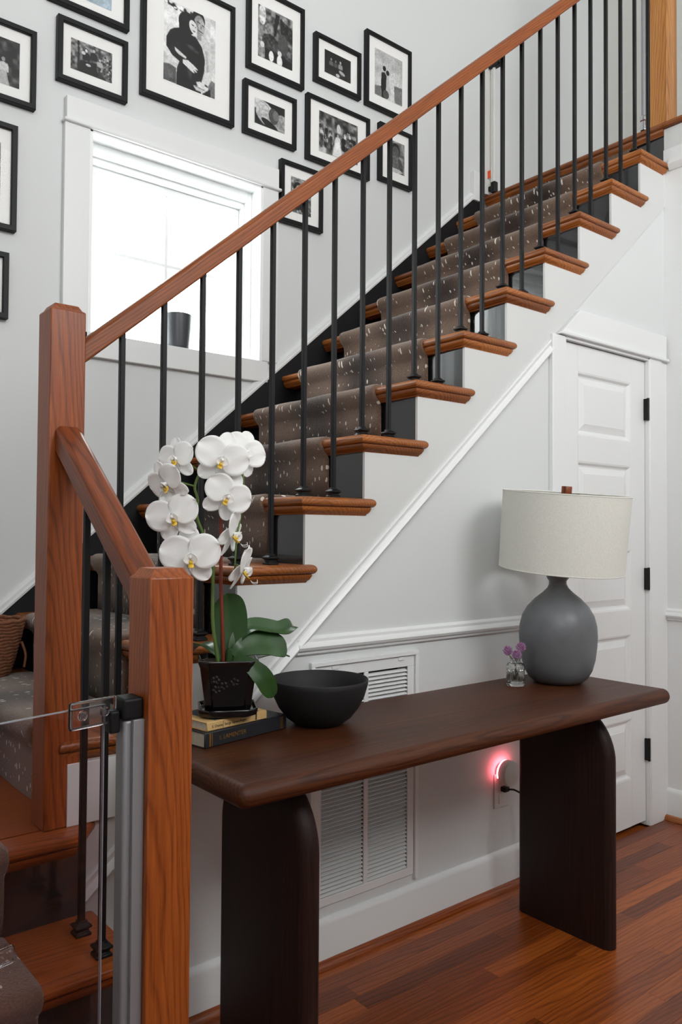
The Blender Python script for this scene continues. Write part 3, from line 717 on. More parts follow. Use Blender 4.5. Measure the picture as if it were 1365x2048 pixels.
# ------------------------------------------------------------------ potted orchid
PZ = TZ+H1+H2+.0008; PC = (-.112, -.195)
oc = empty('potted_orchid', (PC[0], PC[1], PZ), 'white moth orchid in a glossy black faceted pot on the books', 'potted plant')
def octo(rw, ch, z, rot):
    p = [(rw, -rw+ch), (rw, rw-ch), (rw-ch, rw), (-rw+ch, rw), (-rw, rw-ch), (-rw, -rw+ch), (-rw+ch, -rw), (rw-ch, -rw)]
    c, s = math.cos(rot), math.sin(rot)
    return [(PC[0]+x*c-y*s, PC[1]+x*s+y*c, PZ+z) for x, y in p]
pr_ = math.radians(-28)
MB().rings([octo(.054, .017, 0, pr_), octo(.064, .021, .004, pr_), octo(.067, .022, .018, pr_), octo(.064, .021, .020, pr_), octo(.059, .019, .010, pr_)]).build('saucer', 'pot', oc, bevel=.002)
MB().rings([octo(.048, .015, .0105, pr_), octo(.051, .016, .014, pr_), octo(.064, .020, .112, pr_), octo(.068, .021, .122, pr_), octo(.068, .021, .128, pr_), octo(.064, .020, .129, pr_), octo(.060, .019, .115, pr_)]).build('pot', 'pot', oc, bevel=.002)
MB().rings([octo(.054, .018, .108, pr_), octo(.054, .018, .118, pr_)]).build('potting_bark', 'moss', oc)
cp, sp_ = math.cos(pr_), math.sin(pr_)
def on_pot(u, z):      # a point on the face of the pot that turns to the room
    f = .0505+.0135*z/.112+.001; return (PC[0]+u*cp+f*sp_, PC[1]+u*sp_-f*cp, PZ+.014+z)
for (u, z, q) in ((-.030, .072, 0), (-.012, .058, 1), (-.028, .050, 2), (.012, .066, 3)):
    m = MB()
    for j in range(5):
        a = 2*math.pi*j/5+q; cxx = on_pot(u+.0065*math.cos(a), z+.0065*math.sin(a))
        m.lathe([(.0003, -.0025), (.0042, -.001), (.0046, .001), (.0003, .0025)], cxx, 10, rot=Matrix.Rotation(pr_, 3, 'Z') @ Matrix.Rotation(math.radians(90), 3, 'X'))
    m.build('relief_flower', 'pot', oc, smooth=True)
def sm(pts, n=6):
    """Catmull-Rom through points"""
    P = [Vector(p) for p in pts]; P = [P[0]*2-P[1]]+P+[P[-1]*2-P[-2]]; out = []
    for i in range(1, len(P)-2):
        for j in range(n):
            t = j/n; a, b, c, e = P[i-1], P[i], P[i+1], P[i+2]
            out.append(.5*((2*b)+(-a+c)*t+(2*a-5*b+4*c-e)*t*t+(-a+3*b-3*c+e)*t**3))
    return out+[P[-2]]
zp = PZ+.115
MB().tube([(-.118, -.19, zp-.03), (-.129, -.19, 1.091), (-.131, -.188, 1.33)], .0042, 10).build('stake', 'stake', oc, smooth=True)
stem = sm([(-.126, -.182, zp-.02), (-.146, -.185, 1.001), (-.146, -.183, 1.092), (-.146, -.18, 1.158), (-.172, -.178, 1.213), (-.188, -.18, 1.25), (-.186, -.18, 1.286), (-.195, -.182, 1.317), (-.178, -.185, 1.358), (-.145, -.18, 1.398), (-.10, -.175, 1.405), (-.075, -.19, 1.36), (-.085, -.21, 1.28), (-.10, -.21, 1.20), (-.105, -.21, 1.12)])
MB().tube(stem, [.0042-.0022*i/len(stem) for i in range(len(stem))], 8).build('flower_stem', 'stem', oc, smooth=True)
def leaf_mesh(mid, width, nrm, cup=.12, base=.35):
    P = sm(mid, 5); n = len(P); R = []; K = 9
    for i, p in enumerate(P):
        u = i/(n-1); t = (P[min(i+1, n-1)]-P[max(i-1, 0)]).normalized()
        nn = Vector(nrm); nn = (nn-t*nn.dot(t)).normalized(); sd = t.cross(nn)
        wv = width*max(.04, (base+(1-base)*min(1, u*2.2))*math.sqrt(max(0, 1-max(0, (u-.55)/.45)**2.2)))
        R.append([p+sd*(wv*(2*j/(K-1)-1))+nn*(cup*wv*abs(2*j/(K-1)-1)*1.2) for j in range(K)])
    m = MB(); top = R; bot = [[q-Vector(nrm).normalized()*.0022 for q in ring] for ring in R]
    full = [a+b[::-1] for a, b in zip(top, bot)]
    return m.rings(full)
VB = Vector((-.51, -.86, 0)); VR = Vector((.86, -.51, 0))
def Lf(mid, w_, nrm, cup=.15): leaf_mesh(mid, w_, nrm, cup).build('leaf', 'leaf', oc, smooth=True, angle=70)
Lf([(-.112, -.19, .915), (-.104, -.19, .95), (-.098, -.185, 1.0), (-.100, -.18, 1.045), (-.106, -.178, 1.07)], .040, (-.62, -.75, .1), .2)
Lf([(-.106, -.20, .925), (-.090, -.20, .965), (-.058, -.205, .990), (-.01, -.205, .984), (.035, -.20, .976), (.066, -.195, .985), (.078, -.19, .982)], .026, (-.25, -.55, .8), .35)
Lf([(-.108, -.215, .93), (-.085, -.225, .948), (-.04, -.23, .955), (.005, -.23, .945), (.035, -.225, .930)], .034, (-.42, -.72, .62), .12)
Lf([(-.10, -.20, .91), (-.07, -.205, .915), (-.02, -.205, .925), (.03, -.20, .921), (.06, -.198, .911)], .022, (.05, -.1, 1), .1)
Lf([(-.112, -.225, .925), (-.100, -.262, .918), (-.076, -.285, .890), (-.060, -.288, .862), (-.048, -.285, .838)], .022, (-.45, -.85, .25), .1)
Lf([(-.118, -.18, .92), (-.128, -.12, .945), (-.135, -.07, .935), (-.14, -.03, .905)], .028, (0, .2, 1), .2)
MB().tube(sm([(-.108, -.20, .90), (-.10, -.215, .93), (-.085, -.22, .925), (-.078, -.225, .905)]), .004, 8).build('aerial_root', 'root', oc, smooth=True)
MB().tube(sm([(-.108, -.20, .90), (-.106, -.20, .93), (-.104, -.20, .945)]), [.012]*11+[.010]*2, 10).build('crown', 'leaf', oc, smooth=True)
def petal_mesh(c, d, n, L, Wd, cup, rip, p=.75, tip=1.0):
    """c base point, d direction of growth, n facing"""
    d = d.normalized(); n = (n-d*n.dot(d)).normalized(); s = d.cross(n); R = []
    NU, NV = 16, 11
    for i in range(NU+1):
        u = (1-math.cos(math.pi*i/NU))/2; g_ = u**p
        w_ = Wd*max(.10*(1-u), max(0, 1-abs(2*g_-1)**2.3)**.5)
        ring = []
        for j in range(NV):
            v = 2*j/(NV-1)-1
            h = cup*L*(u*u*.9-.35*v*v*w_/Wd)+rip*L*math.sin(v*5+u*4)*.06*u
            ring.append(c+d*(L*u)+s*(w_*v)+n*h)
        R.append(ring)
    bot = [[q-n*.0012 for q in ring] for ring in R]
    return MB().rings([a+b[::-1] for a, b in zip(R, bot)])
def blossom(c, a, b, cc, roll, S_):
    c = Vector(c); n = (VR*a+VB*b+Vector((0, 0, cc))).normalized()
    up = Vector((0, 0, 1)); up = (up-n*up.dot(n)).normalized(); up = Matrix.Rotation(math.radians(roll), 3, n) @ up; rt = up.cross(n)
    e = empty('blossom', c, parent=oc)
    D = lambda deg: rt*math.sin(math.radians(deg))+up*math.cos(math.radians(deg))
    def part(nm, mb, mat): mb.build(nm, mat, e, smooth=True, angle=180)
    part('sepal', petal_mesh(c-n*.004, D(0)-n*.05, n, .060*S_, .0205*S_, -.10, .3, 1.0), 'petal')
    part('sepal', petal_mesh(c-n*.005, D(146)-n*.08, n, .058*S_, .0195*S_, -.10, .3, 1.0), 'petal')
    part('sepal', petal_mesh(c-n*.005, D(-146)-n*.08, n, .058*S_, .0195*S_, -.10, .3, 1.0), 'petal')
    part('petal', petal_mesh(c, D(72)+n*.06, n, .059*S_, .034*S_, -.12, .6, .85), 'petal')
    part('petal', petal_mesh(c, D(-72)+n*.06, n, .059*S_, .034*S_, -.12, .6, .85), 'petal')
    # lip: two upturned side lobes, throat and a forked tip
    for sgn in (-1, 1):
        part('lip', petal_mesh(c+n*.004, D(118*sgn)*.5+n*.9, D(90*sgn), .020*S_, .011*S_, .35, 0, .8), 'petal')
    part('throat', MB().lathe([(.001, -.004), (.004, -.002), (.0048, .003), (.0036, .008), (.001, .010)], c-up*.010*S_+n*.006, 12, rot=n.to_track_quat('Z', 'Y').to_matrix()), 'lip_y')
    part('throat', petal_mesh(c-up*.010*S_+n*.006, -up*.7+n*.8, up+n*.4, .019*S_, .0055*S_, .3, 0, .9), 'lip_y')
    part('column', MB().tube([c, c+n*.010+up*.002, c+n*.016-up*.002], [.004, .0042, .003], 8), 'petal')
    if abs(a) > .8:
        for sgn in (-1, 1):
            q = c-up*.022*S_+n*.026
            part('tendril', MB().tube(sm([q, q+n*.008-up*.004+rt*.003*sgn, q+n*.016+rt*.004*sgn, q+n*.014+up*.006+rt*.004*sgn]), .0007, 6), 'petal')
    # pedicel back to the stem
    tgt = min(stem, key=lambda p: (p-(c-n*.03)).length)
    MB().tube(sm([c-n*.003, c-n*.018+Vector((0, 0, .002)), (c-n*.02).lerp(tgt, .6), tgt]), .0022, 8).build('pedicel', 'stem', oc, smooth=True)
blossom((-.074, -.20, 1.400), .45, .85, .10, -20, .98)
blossom((-.160, -.24, 1.376), .15, .97, -.10, -18, 1.08)
blossom((-.255, -.205, 1.374), -.55, .80, -.05, 10, .82)
blossom((-.296, -.24, 1.316), -.55, .70, -.40, 25, .86)
blossom((-.279, -.24, 1.247), -.10, .97, -.12, 18, 1.0)
blossom((-.142, -.235, 1.294), .25, .93, -.15, -28, 1.0)
blossom((-.236, -.24, 1.160), .05, 1.0, -.08, 4, 1.15)
blossom((-.112, -.215, 1.210), .93, .30, -.25, -38, .98)
blossom((-.092, -.23, 1.130), .93, .25, -.35, -30, .98)

# ------------------------------------------------------------------ bud vase and alliums
VC = (.921, -.206)
o = empty('bud_vase', (VC[0], VC[1], TZ), 'small ribbed clear glass bud vase beside the lamp', 'vase')
def ribbed(rad, z, n=64, amp=.0006, k=32): return [(VC[0]+(rad+amp*math.cos(k*2*math.pi*i/n))*math.cos(2*math.pi*i/n), VC[1]+(rad+amp*math.cos(k*2*math.pi*i/n))*math.sin(2*math.pi*i/n), TZ+z) for i in range(n)]
MB().rings([ribbed(.026, .0005), ribbed(.0278, .003), ribbed(.028, .012), ribbed(.0275, .062), ribbed(.024, .068), ribbed(.016, .071), ribbed(.0145, .078), ribbed(.0165, .086), ribbed(.0175, .088), ribbed(.0158, .088), ribbed(.013, .078), ribbed(.0145, .070), ribbed(.0225, .065), ribbed(.0258, .060), ribbed(.0262, .012), ribbed(.024, .008)]).build('glass_body', 'glass', o, smooth=True, angle=50)
MB().lathe([(.001, .0085), (.0235, .0085), (.0257, .013), (.0255, .045), (.001, .045)], (VC[0], VC[1], TZ), 32).build('water', 'water', o, smooth=True)
for i, (hx_, hy_, hz_, lab) in enumerate([(.896, -.196, .851, 'left purple allium pompom in the bud vase'), (.916, -.214, .839, 'front purple allium pompom in the bud vase, lowest of three'), (.937, -.214, .861, 'right purple allium pompom in the bud vase, nearest the lamp')]):
    a = empty('allium_flower', (VC[0], VC[1], TZ+.015), lab, 'flower', 'alliums in the bud vase')
    MB().tube(sm([(VC[0]-(hx_-VC[0])*.3, VC[1]-(hy_-VC[1])*.3, TZ+.016), (VC[0]+(hx_-VC[0])*.15, VC[1]+(hy_-VC[1])*.15, TZ+.07), (VC[0]+(hx_-VC[0])*.6, VC[1]+(hy_-VC[1])*.6, TZ+.088), (hx_, hy_, hz_-.008)]), .0013, 8).build('stem', 'stem', a, smooth=True)
    m = MB(); m.lathe([(.001, -.008), (.006, -.006), (.008, 0), (.006, .006), (.001, .008)], (hx_, hy_, hz_), 12)
    for q in range(70):
        zz = 1-2*(q+.5)/70; th = q*2.39996; rr = math.sqrt(1-zz*zz); dv = Vector((rr*math.cos(th), rr*math.sin(th), zz)); base = Vector((hx_, hy_, hz_))
        L_ = .015+.003*random.random(); s1 = dv.cross(Vector((.3, .5, .8))).normalized(); s2 = dv.cross(s1)
        tipp = base+dv*L_; md = base+dv*L_*.75
        m.add([base+dv*.006, md+s1*.0026, tipp, md-s1*.0026, md+s2*.0026, md-s2*.0026], [(0, 1, 2, 3), (0, 4, 2, 5)])
    m.build('flower_head', 'allium', a)

# ------------------------------------------------------------------ return-air grille
g = empty('wall_vent', (.483, -.004, .15), 'white louvred return-air grille on the wall behind the console table', 'vent')
gx0, gx1, gz0, gz1 = .287, .676, .160, .835
def gp(n, x0, x1, z0, z1, y0=-.006, mat='white'): return B(n, mat, g, x0, x1, y0, -.0004, z0, z1, bevel=.0012)
gp('frame_bar', gx0, gx1, gz1-.033, gz1); gp('frame_bar', gx0, gx1, gz0, gz0+.024); gp('frame_bar', gx0, gx0+.026, gz0+.024, gz1-.033); gp('frame_bar', gx1-.026, gx1, gz0+.024, gz1-.033)
gp('mullion', .472, .488, gz0+.024, gz1-.033)
for b in [(gx0-.016, gx1+.016, gz1+.001, gz1+.014), (gx0-.016, gx0-.002, gz0-.014, gz1+.001), (gx1+.002, gx1+.016, gz0-.014, gz1+.001)]:
    gp('surround_moulding', *b, y0=-.013)
MB().box(VX0, VX1, .05, .06, VZ0, VZ1).build('duct_shade_sheet', 'duct', g)  # near-black sheet paints the shade inside the duct behind the slats
sl0 = {}
nS = 52; zA, zB = gz0+.026, gz1-.036; pitch = (zB-zA)/nS
for col, (xa, xb) in enumerate(((gx0+.027, .4715), (.4885, gx1-.027))):
    for i in range(nS):
        z = zA+pitch*i
        if col not in sl0:
            sl0[col] = MB().prism([(-.0045, z), (-.0045, z+.0017), (.0080, z+pitch*.68), (.0088, z+pitch*.56)], 'X', xa, xb).build('slat', 'white', g, org=((xa+xb)/2, -.004, z)); zref = z
        else: copy_to(sl0[col], (0, 0, z-zref), g)
for xx in (.36, .62): B('latch', 'white', g, xx-.012, xx+.012, -.009, -.006, gz1-.012, gz1-.002, bevel=.001)

# ------------------------------------------------------------------ outlet, plug-in night light
o = empty('wall_outlet', (1.10, 0, .275), 'white wall outlet plate half hidden by the right table leg', 'outlet')
B('cover_plate', 'nl_white', o, 1.063, 1.137, -.006, -.0004, .275, .392, bevel=.003)
B('receptacle', 'nl_white', o, 1.083, 1.117, -.0085, -.006, .29, .322, bevel=.002)
n = empty('night_light', (1.098, -.03, .36), 'round white plug-in night light glowing pink-red on the wall', 'night light')
Ry = Matrix.Rotation(math.radians(90), 3, 'X')
NC = (1.099, -.0062, .398)
MB().lathe([(.001, 0), (.030, 0), (.030, .012), (.001, .012)], NC, 40, rot=Ry).build('base', 'nl_white', n, smooth=True)
MB().lathe([(.001, .016), (.040, .016), (.043, .019), (.043, .040), (.040, .046), (.030, .048), (.001, .047)], NC, 56, rot=Ry).build('body', 'nl_white', n, smooth=True, angle=50)
R = []
for i in range(25):
    a = math.radians(20+180*i/24)
    c, s = math.cos(a), math.sin(a)
    R.append([(NC[0]+rad*c, NC[1]-yy, NC[2]+rad*s) for rad, yy in ((.031, .0122), (.0418, .0122), (.0418, .0158), (.031, .0158))])
MB().rings(R).build('glow_ring', 'nl_glow', n, smooth=True)
p_ = empty('power_plug', (1.10, -.02, .30), 'black power plug and cord in the outlet below the night light', 'plug')
MB().box(1.088, 1.114, -.030, -.0087, .331, .349).build('plug_body', 'plastic', p_, bevel=.004)
MB().tube(sm([(1.106, -.028, .340), (1.125, -.045, .337), (1.15, -.06, .31), (1.165, -.07, .22), (1.17, -.07, .10), (1.19, -.065, .012), (1.25, -.06, .006), (1.30, -.06, .006)]), .0033, 8).build('cord', 'plastic', p_, smooth=True)

# ------------------------------------------------------------------ clear safety gate at the bottom
gt_ = empty('safety_gate', (-.5, -.487, 0), 'clear acrylic safety gate with grey post clamped to the front newel', 'gate')
B('post', 'alu', gt_, -.5035, -.4705, -.507, -.470, .0005, .893, bevel=.006, seg=3)
B('post_flange', 'alu', gt_, -.4905, -.4702, -.516, -.507, .0005, .893, bevel=.001)
MB().box(-.508, -.4703, -.513, -.466, .8935, .930).build('cap_bracket', 'plastic', gt_, bevel=.005, seg=3)
MB().box(-.526, -.508, -.503, -.475, .872, .910).build('hinge_block', 'plastic', gt_, bevel=.004, seg=3)
GR = Matrix.Rotation(math.radians(12), 3, 'Z'); GP = Vector((-.515, -.478, 0))
def swung(m):
    m.v = [tuple(GR @ (Vector(p)-GP)+GP) for p in m.v]; return m
swung(MB().box(-1.33, -.5315, -.482, -.476, .09, .9195)).build('panel', 'acryl', gt_)
swung(MB().box(-1.33, -.5315, -.482, -.476, .9195, .921)).build('panel_edge_glint', 'edge', gt_); swung(MB().box(-.5315, -.530, -.482, -.476, .09, .921)).build('panel_edge_glint', 'edge', gt_)  # opaque pale strips paint the bright line of light along the sheet's edges
def clamp(x0, x1, z0, z1, bv=.004):
    ck = swung(MB().box(x0, x1, -.492, -.4825, z0, z1)).build('clamp', 'acryl_b', gt_, bevel=bv, seg=4)
    for xx in (x0+.022, x1-.026):
        c0 = GR @ (Vector((xx, -.4921, (z0+z1)/2))-GP)+GP
        MB().lathe([(.001, 0), (.0085, 0), (.0085, .002), (.006, .0026), (.005, .0012), (.001, .0012)], c0, 24, rot=GR @ Matrix.Rotation(math.radians(90), 3, 'X')).build('screw', 'acryl_b', ck, smooth=True)
clamp(-.602, -.512, .888, .934)
clamp(-.82, -.690, .556, .584, .0095)

# gate hardware at the top of the stair
tg = empty('safety_gate', (2.2, .97, TOPZ), 'slim white gate post with black brackets at the top of the stairs', 'gate')
MB().tube([(2.2, .953, TOPZ+.06), (2.2, .953, 3.735)], .0085, 16).build('post', 'nl_white', tg, smooth=True)
B('wall_channel', 'nl_white', tg, 2.172, 2.215, .985, WALL_Y-.0005, TOPZ+.0005, 3.75, bevel=.002)
for zz in (TOPZ+.03, 3.72): B('channel_arm', 'plastic', tg, 2.19, 2.21, .966, .985, zz-.012, zz+.012, bevel=.002)
MB().box(2.186, 2.216, .938, .966, TOPZ+.0005, TOPZ+.06).build('bottom_bracket', 'plastic', tg, bevel=.004)
MB().box(2.184, 2.218, .92, .966, 3.70, 3.745).build('top_bracket', 'plastic', tg, bevel=.004)
MB().tube([(2.2, .905, 3.72), (2.2, .925, 3.72)], .012, 14).build('release_knob', 'plastic', tg, smooth=True)
B('sticker', 'orange', tg, 2.186, 2.19, .967, .985, TOPZ+.085, TOPZ+.125, bevel=0)
tn = empty('gate_latch_post', (2.2, .092, TOPZ), 'grey tube latch post beside the oak newel at the stair top', 'gate post')
MB().tube([(2.2, .092, TOPZ+.05), (2.2, .092, 3.80)], .010, 16).build('tube', 'alu', tn, smooth=True)
MB().lathe([(.001, 0), (.014, 0), (.015, .02), (.012, .024), (.012, .04), (.016, .044), (.016, .06), (.011, .066), (.001, .066)], (2.2, .092, TOPZ+.0005), 20).build('foot', 'chrome', tn, smooth=True)

# ------------------------------------------------------------------ candle on the window sill
CX, CY, CZ = .418, 1.085, 1.9345
o = empty('candle_jar', (CX, CY, CZ), 'dark grey stoneware candle jar on the window sill', 'candle')
MB().lathe([(.001, 0), (.042, 0), (.045, .003), (.0465, .02), (.052, .080), (.055, .139), (.0552, .145), (.053, .145), (.051, .132), (.001, .130)], (CX, CY, CZ), 56).build('jar', 'candle', o, smooth=True, angle=50)
MB().tube(sm([(CX+.026, CY, CZ+.129), (CX+.026, CY, CZ+.150), (CX+.030, CY, CZ+.160)]), .0011, 6).build('wick', 'ink', o, smooth=True)
# ------------------------------------------------------------------ basket on the stairs
o = empty('rope_basket', (-.325, .86, ZT(-2)+.013), 'brown coiled rope basket on the carpeted stair at the left edge', 'basket')
m = MB(); nC = 17
for i in range(nC):
    rad = .050+.045*(i/(nC-1))**.8; z = ZT(-2)+.018+i*.0105
    m.tube([(-.335+rad*math.cos(2*math.pi*k/40), .86+rad*math.sin(2*math.pi*k/40), z+.002*math.sin(k*1.7+i)) for k in range(41)], .0064, 8)
m.build('coiled_side', 'rope', o, smooth=True)
MB().lathe([(.001, .013), (.05, .013), (.05, .02), (.001, .02)], (-.335, .86, ZT(-2)), 30).build('base', 'rope', o, smooth=True)
MB().tube(sm([(-.262, .80, ZT(-2)+.12), (-.252, .79, ZT(-2)+.08), (-.256, .79, ZT(-2)+.04)]), .004, 8).build('rope_tail', 'rope', o, smooth=True)

# ------------------------------------------------------------------ framed photographs
class Paint:
    def __init__(s, w_, h_, base=.5):
        s.w, s.h = w_, h_; s.a = h_/w_
        s.U, s.V = np.meshgrid(np.linspace(0, 1, w_), np.linspace(0, s.a, h_)); s.img = np.full((h_, w_), float(base))
    def noise(s, amp, cells=8):
        g_ = rng.random((int(cells*s.a)+3, cells+3)); x = s.U*cells; y_ = s.V*cells
        i, j = x.astype(int), y_.astype(int); fx, fy = x-i, y_-j; fx = fx*fx*(3-2*fx); fy = fy*fy*(3-2*fy)
        n_ = (g_[j, i]*(1-fx)+g_[j, i+1]*fx)*(1-fy)+(g_[j+1, i]*(1-fx)+g_[j+1, i+1]*fx)*fy
        s.img += amp*(n_-.5)*2; return s
    def grad(s, top, bot): s.img = top+(bot-top)*s.V/s.a; return s
    def put(s, mask, v, soft=1): s.img = s.img*(1-mask)+v*mask; return s
    def ell(s, x, y, rx, ry, v, rot=0, soft=.08):
        c, q = math.cos(rot), math.sin(rot); dx, dy = s.U-x, s.V-y
        d_ = np.sqrt(((dx*c+dy*q)/rx)**2+((-dx*q+dy*c)/ry)**2); return s.put(np.clip((1-d_)/soft+.5, 0, 1), v)
    def poly(s, P, v):
        ins = np.zeros(s.U.shape, bool); n_ = len(P)
        for i in range(n_):
            x0_, y0_ = P[i]; x1_, y1_ = P[(i+1) % n_]
            if y0_ == y1_: continue
            cnd = ((s.V < y0_) != (s.V < y1_)) & (s.U < (x1_-x0_)*(s.V-y0_)/(y1_-y0_)+x0_); ins ^= cnd
        mk = ins.astype(float)
        for _ in range(2):
            q = np.pad(mk, 1, mode='edge'); mk = (q[1:-1, 1:-1]*2+q[:-2, 1:-1]+q[2:, 1:-1]+q[1:-1, :-2]+q[1:-1, 2:])/6
        return s.put(mk, v)
    def person(s, x, y, k, hair, face, body, legs=None, dress=False):
        s.ell(x, y, .55*k, .70*k, hair); s.ell(x, y+.12*k, .42*k, .52*k, face)
        s.poly([(x-.95*k, y+1.1*k), (x-.3*k, y+.75*k), (x+.3*k, y+.75*k), (x+.95*k, y+1.1*k), (x+.9*k, y+3.2*k), (x-.9*k, y+3.2*k)], body)
        s.ell(x-.95*k, y+2*k, .28*k, 1.1*k, body, .12); s.ell(x+.95*k, y+2*k, .28*k, 1.1*k, body, -.12)
        if legs is not None:
            if dress: s.poly([(x-.8*k, y+3*k), (x+.8*k, y+3*k), (x+1.5*k, y+6.4*k), (x-1.5*k, y+6.4*k)], legs)
            else:
                s.poly([(x-.85*k, y+3.1*k), (x-.05*k, y+3.1*k), (x-.15*k, y+6.4*k), (x-.75*k, y+6.4*k)], legs); s.poly([(x+.85*k, y+3.1*k), (x+.05*k, y+3.1*k), (x+.15*k, y+6.4*k), (x+.75*k, y+6.4*k)], legs)
        return s
def p_couple(p):
    a = p.a; p.grad(.84, .88).noise(.07, 4)
    for i in range(34):
        t = rng.random(); p.ell(.03+.52*t, .02+.16*t*rng.random()+.02, .012+.03*rng.random(), .012+.03*rng.random(), (.18, .9)[i % 2]+.1*rng.random(), soft=.6)
    p.poly([(0, a*.80), (.10, a*.78), (.24, a*.80), (.24, a), (0, a)], .40).poly([(.86, a*.76), (1, a*.80), (1, a), (.86, a)], .48).noise(.06, 14)
    p.poly([(.60, .36), (.72, .36), (.88, .44), (.95, .60), (.97, .86), (.92, 1.10), (.84, 1.22), (.76, 1.18), (.70, .9)], .80)      # man's pale shirt
    p.poly([(.80, .60), (.84, .60), (.88, .98), (.83, 1.0)], .70)
    p.ell(.655, .12, .13, .16, .16).ell(.675, .21, .108, .175, .60).ell(.72, .22, .065, .13, .72).ell(.70, .31, .06, .012, .42, .25).ell(.66, .16, .035, .010, .25, .3).ell(.745, .19, .03, .010, .25, .3).ell(.71, .235, .018, .03, .55)
    p.poly([(.64, .36), (.70, .34), (.72, .46), (.63, .48)], .62)
    p.ell(.44, .26, .165, .19, .05).poly([(.29, .22), (.40, .10), (.52, .14), (.50, .50), (.62, .60), (.66, .78), (.52, .70), (.28, .56)], .04)     # long dark hair
    p.ell(.555, .285, .075, .118, .86, -.28).ell(.575, .35, .03, .012, .45, .2).ell(.55, .255, .03, .010, .2, .2).ell(.60, .275, .012, .008, .25)
    p.poly([(.20, .44), (.30, .40), (.46, .42), (.62, .46), (.73, .58), (.79, .78), (.78, .98), (.73, 1.18), (.72, 1.50), (.24, 1.50), (.25, 1.12), (.30, .98), (.16, .92), (.05, .80), (.05, .64), (.12, .50)], .04)
    p.poly([(.50, .46), (.60, .44), (.68, .56), (.66, .74), (.58, .66)], .09)
    p.ell(.52, .66, .09, .045, .34, .3, .9).ell(.63, .70, .05, .03, .30, .2, .9).ell(.50, 1.10, .055, .13, .30, -.1, .9).ell(.36, 1.32, .03, .12, .14, 0, .9)
    p.poly([(.20, .76), (.30, .80), (.44, .86), (.42, .90), (.28, .87), (.21, .82)], .82)
    p.poly([(.36, .92), (.46, .90), (.58, .95), (.66, 1.00), (.655, 1.02), (.60, 1.01), (.65, 1.05), (.62, 1.065), (.56, 1.04), (.60, 1.08), (.57, 1.09), (.46, 1.04), (.36, .99)], .86)
    p.poly([(.80, 1.0), (.94, .92), (.90, 1.14), (.84, 1.26), (.76, 1.24)], .84)
    p.poly([(.62, 1.22), (.70, 1.19), (.80, 1.21), (.86, 1.26), (.80, 1.31), (.70, 1.31), (.64, 1.27)], .85).poly([(.56, 1.30), (.66, 1.28), (.78, 1.32), (.76, 1.37), (.62, 1.37)], .80)
    p.poly([(.60, 1.295), (.80, 1.315), (.80, 1.325), (.60, 1.305)], .35).poly([(.80, 1.20), (.86, 1.22), (.85, 1.25), (.79, 1.235)], .25)
    p.poly([(.74, 1.40), (.90, 1.26), (.92, 1.5), (.74, 1.5)], .12)
def p_family(p):
    p.grad(.5, .35).noise(.25, 16); p.poly([(.16, 0), (.20, 0), (.21, p.a), (.17, p.a)], .12)
    for i in range(60): p.ell(.72+.28*rng.random(), .15+.5*rng.random(), .02, .02, rng.random()*.8, soft=.5)
    p.person(.37, .17, .075, .08, .85, .06).ell(.30, .25, .05, .04, .8); p.person(.55, .11, .075, .1, .75, .16); p.person(.70, .28, .055, .4, .8, .7)
    p.ell(.40, .50, .06, .03, .8).ell(.53, .60, .07, .025, .8).poly([(.22, .45), (.60, .40), (.66, p.a), (.22, p.a)], .07).ell(.42, .5, .06, .03, .75)
def p_bunny(p):
    p.grad(.22, .3).noise(.2, 10); p.ell(.35, .5, .16, .5, .85).ell(.38, .2, .05, .22, .9, -.4).ell(.3, .22, .05, .22, .85, .2)
    p.person(.68, .42, .085, .1, .6, .78, .7, True); p.person(.46, .42, .06, .2, .7, .8)
def p_toddler(p):
    p.grad(.55, .3).noise(.25, 9); a = p.a; p.poly([(0, a*.62), (.2, a*.58), (.22, a), (0, a)], .6).poly([(.2, a*.78), (1, a*.86), (1, a), (.2, a)], .10)
    p.ell(.12, .2, .1, .25, .8).poly([(.5, .05), (.62, .05), (.50, .6), (.42, .6)], .05).poly([(.62, .1), (1, .25), (1, .6), (.66, .5)], .22)
    p.ell(.32, .52, .14, .17, .55).ell(.35, .80, .24, .20, .28).noise(.15, 18).ell(.72, .72, .15, .26, .35)
    for x, y in ((.12, .92), (.62, .97)): p.ell(x, y, .06, .07, .85)
    p.ell(.38, 1.12, .07, .13, .9).ell(.62, 1.16, .08, .15, .9)
def p_darkfam(p):
    p.grad(.10, .2).noise(.06, 12); p.person(.25, .22, .06, .5, .6, .45, .15); p.person(.42, .22, .06, .1, .6, .35, .12); p.person(.60, .2, .065, .6, .7, .6, .3)
    p.ell(.5, .62, .07, .05, .75).ell(.66, .5, .12, .05, .7, .3)
def p_newborn(p):
    p.grad(.15, .2).noise(.08, 8); p.ell(.25, .18, .36, .18, .78, .25).ell(.35, .42, .34, .22, .75, .5).ell(.86, .50, .24, .30, .62, .6).noise(.10, 20)
    p.ell(.62, .34, .16, .22, .35, -.1).ell(.70, .30, .10, .14, .48).ell(.5, .62, .3, .10, .12, .4)
def p_aisle(p):
    p.grad(.35, .55).noise(.3, 14)
    for i in range(26):
        x = (rng.random()*.34) if i % 2 else .64+rng.random()*.34; p.person(x, .22+.3*rng.random(), .032, .1, .7, rng.random()*.9, rng.random()*.5)
    p.poly([(.42, .40), (.52, .40), (.60, p.a), (.34, p.a)], .88).ell(.50, .22, .05, .09, .8)
    p.person(.62, .34, .045, .1, .5, .05, .04).person(.48, .36, .045, .5, .7, .85, .92, True)
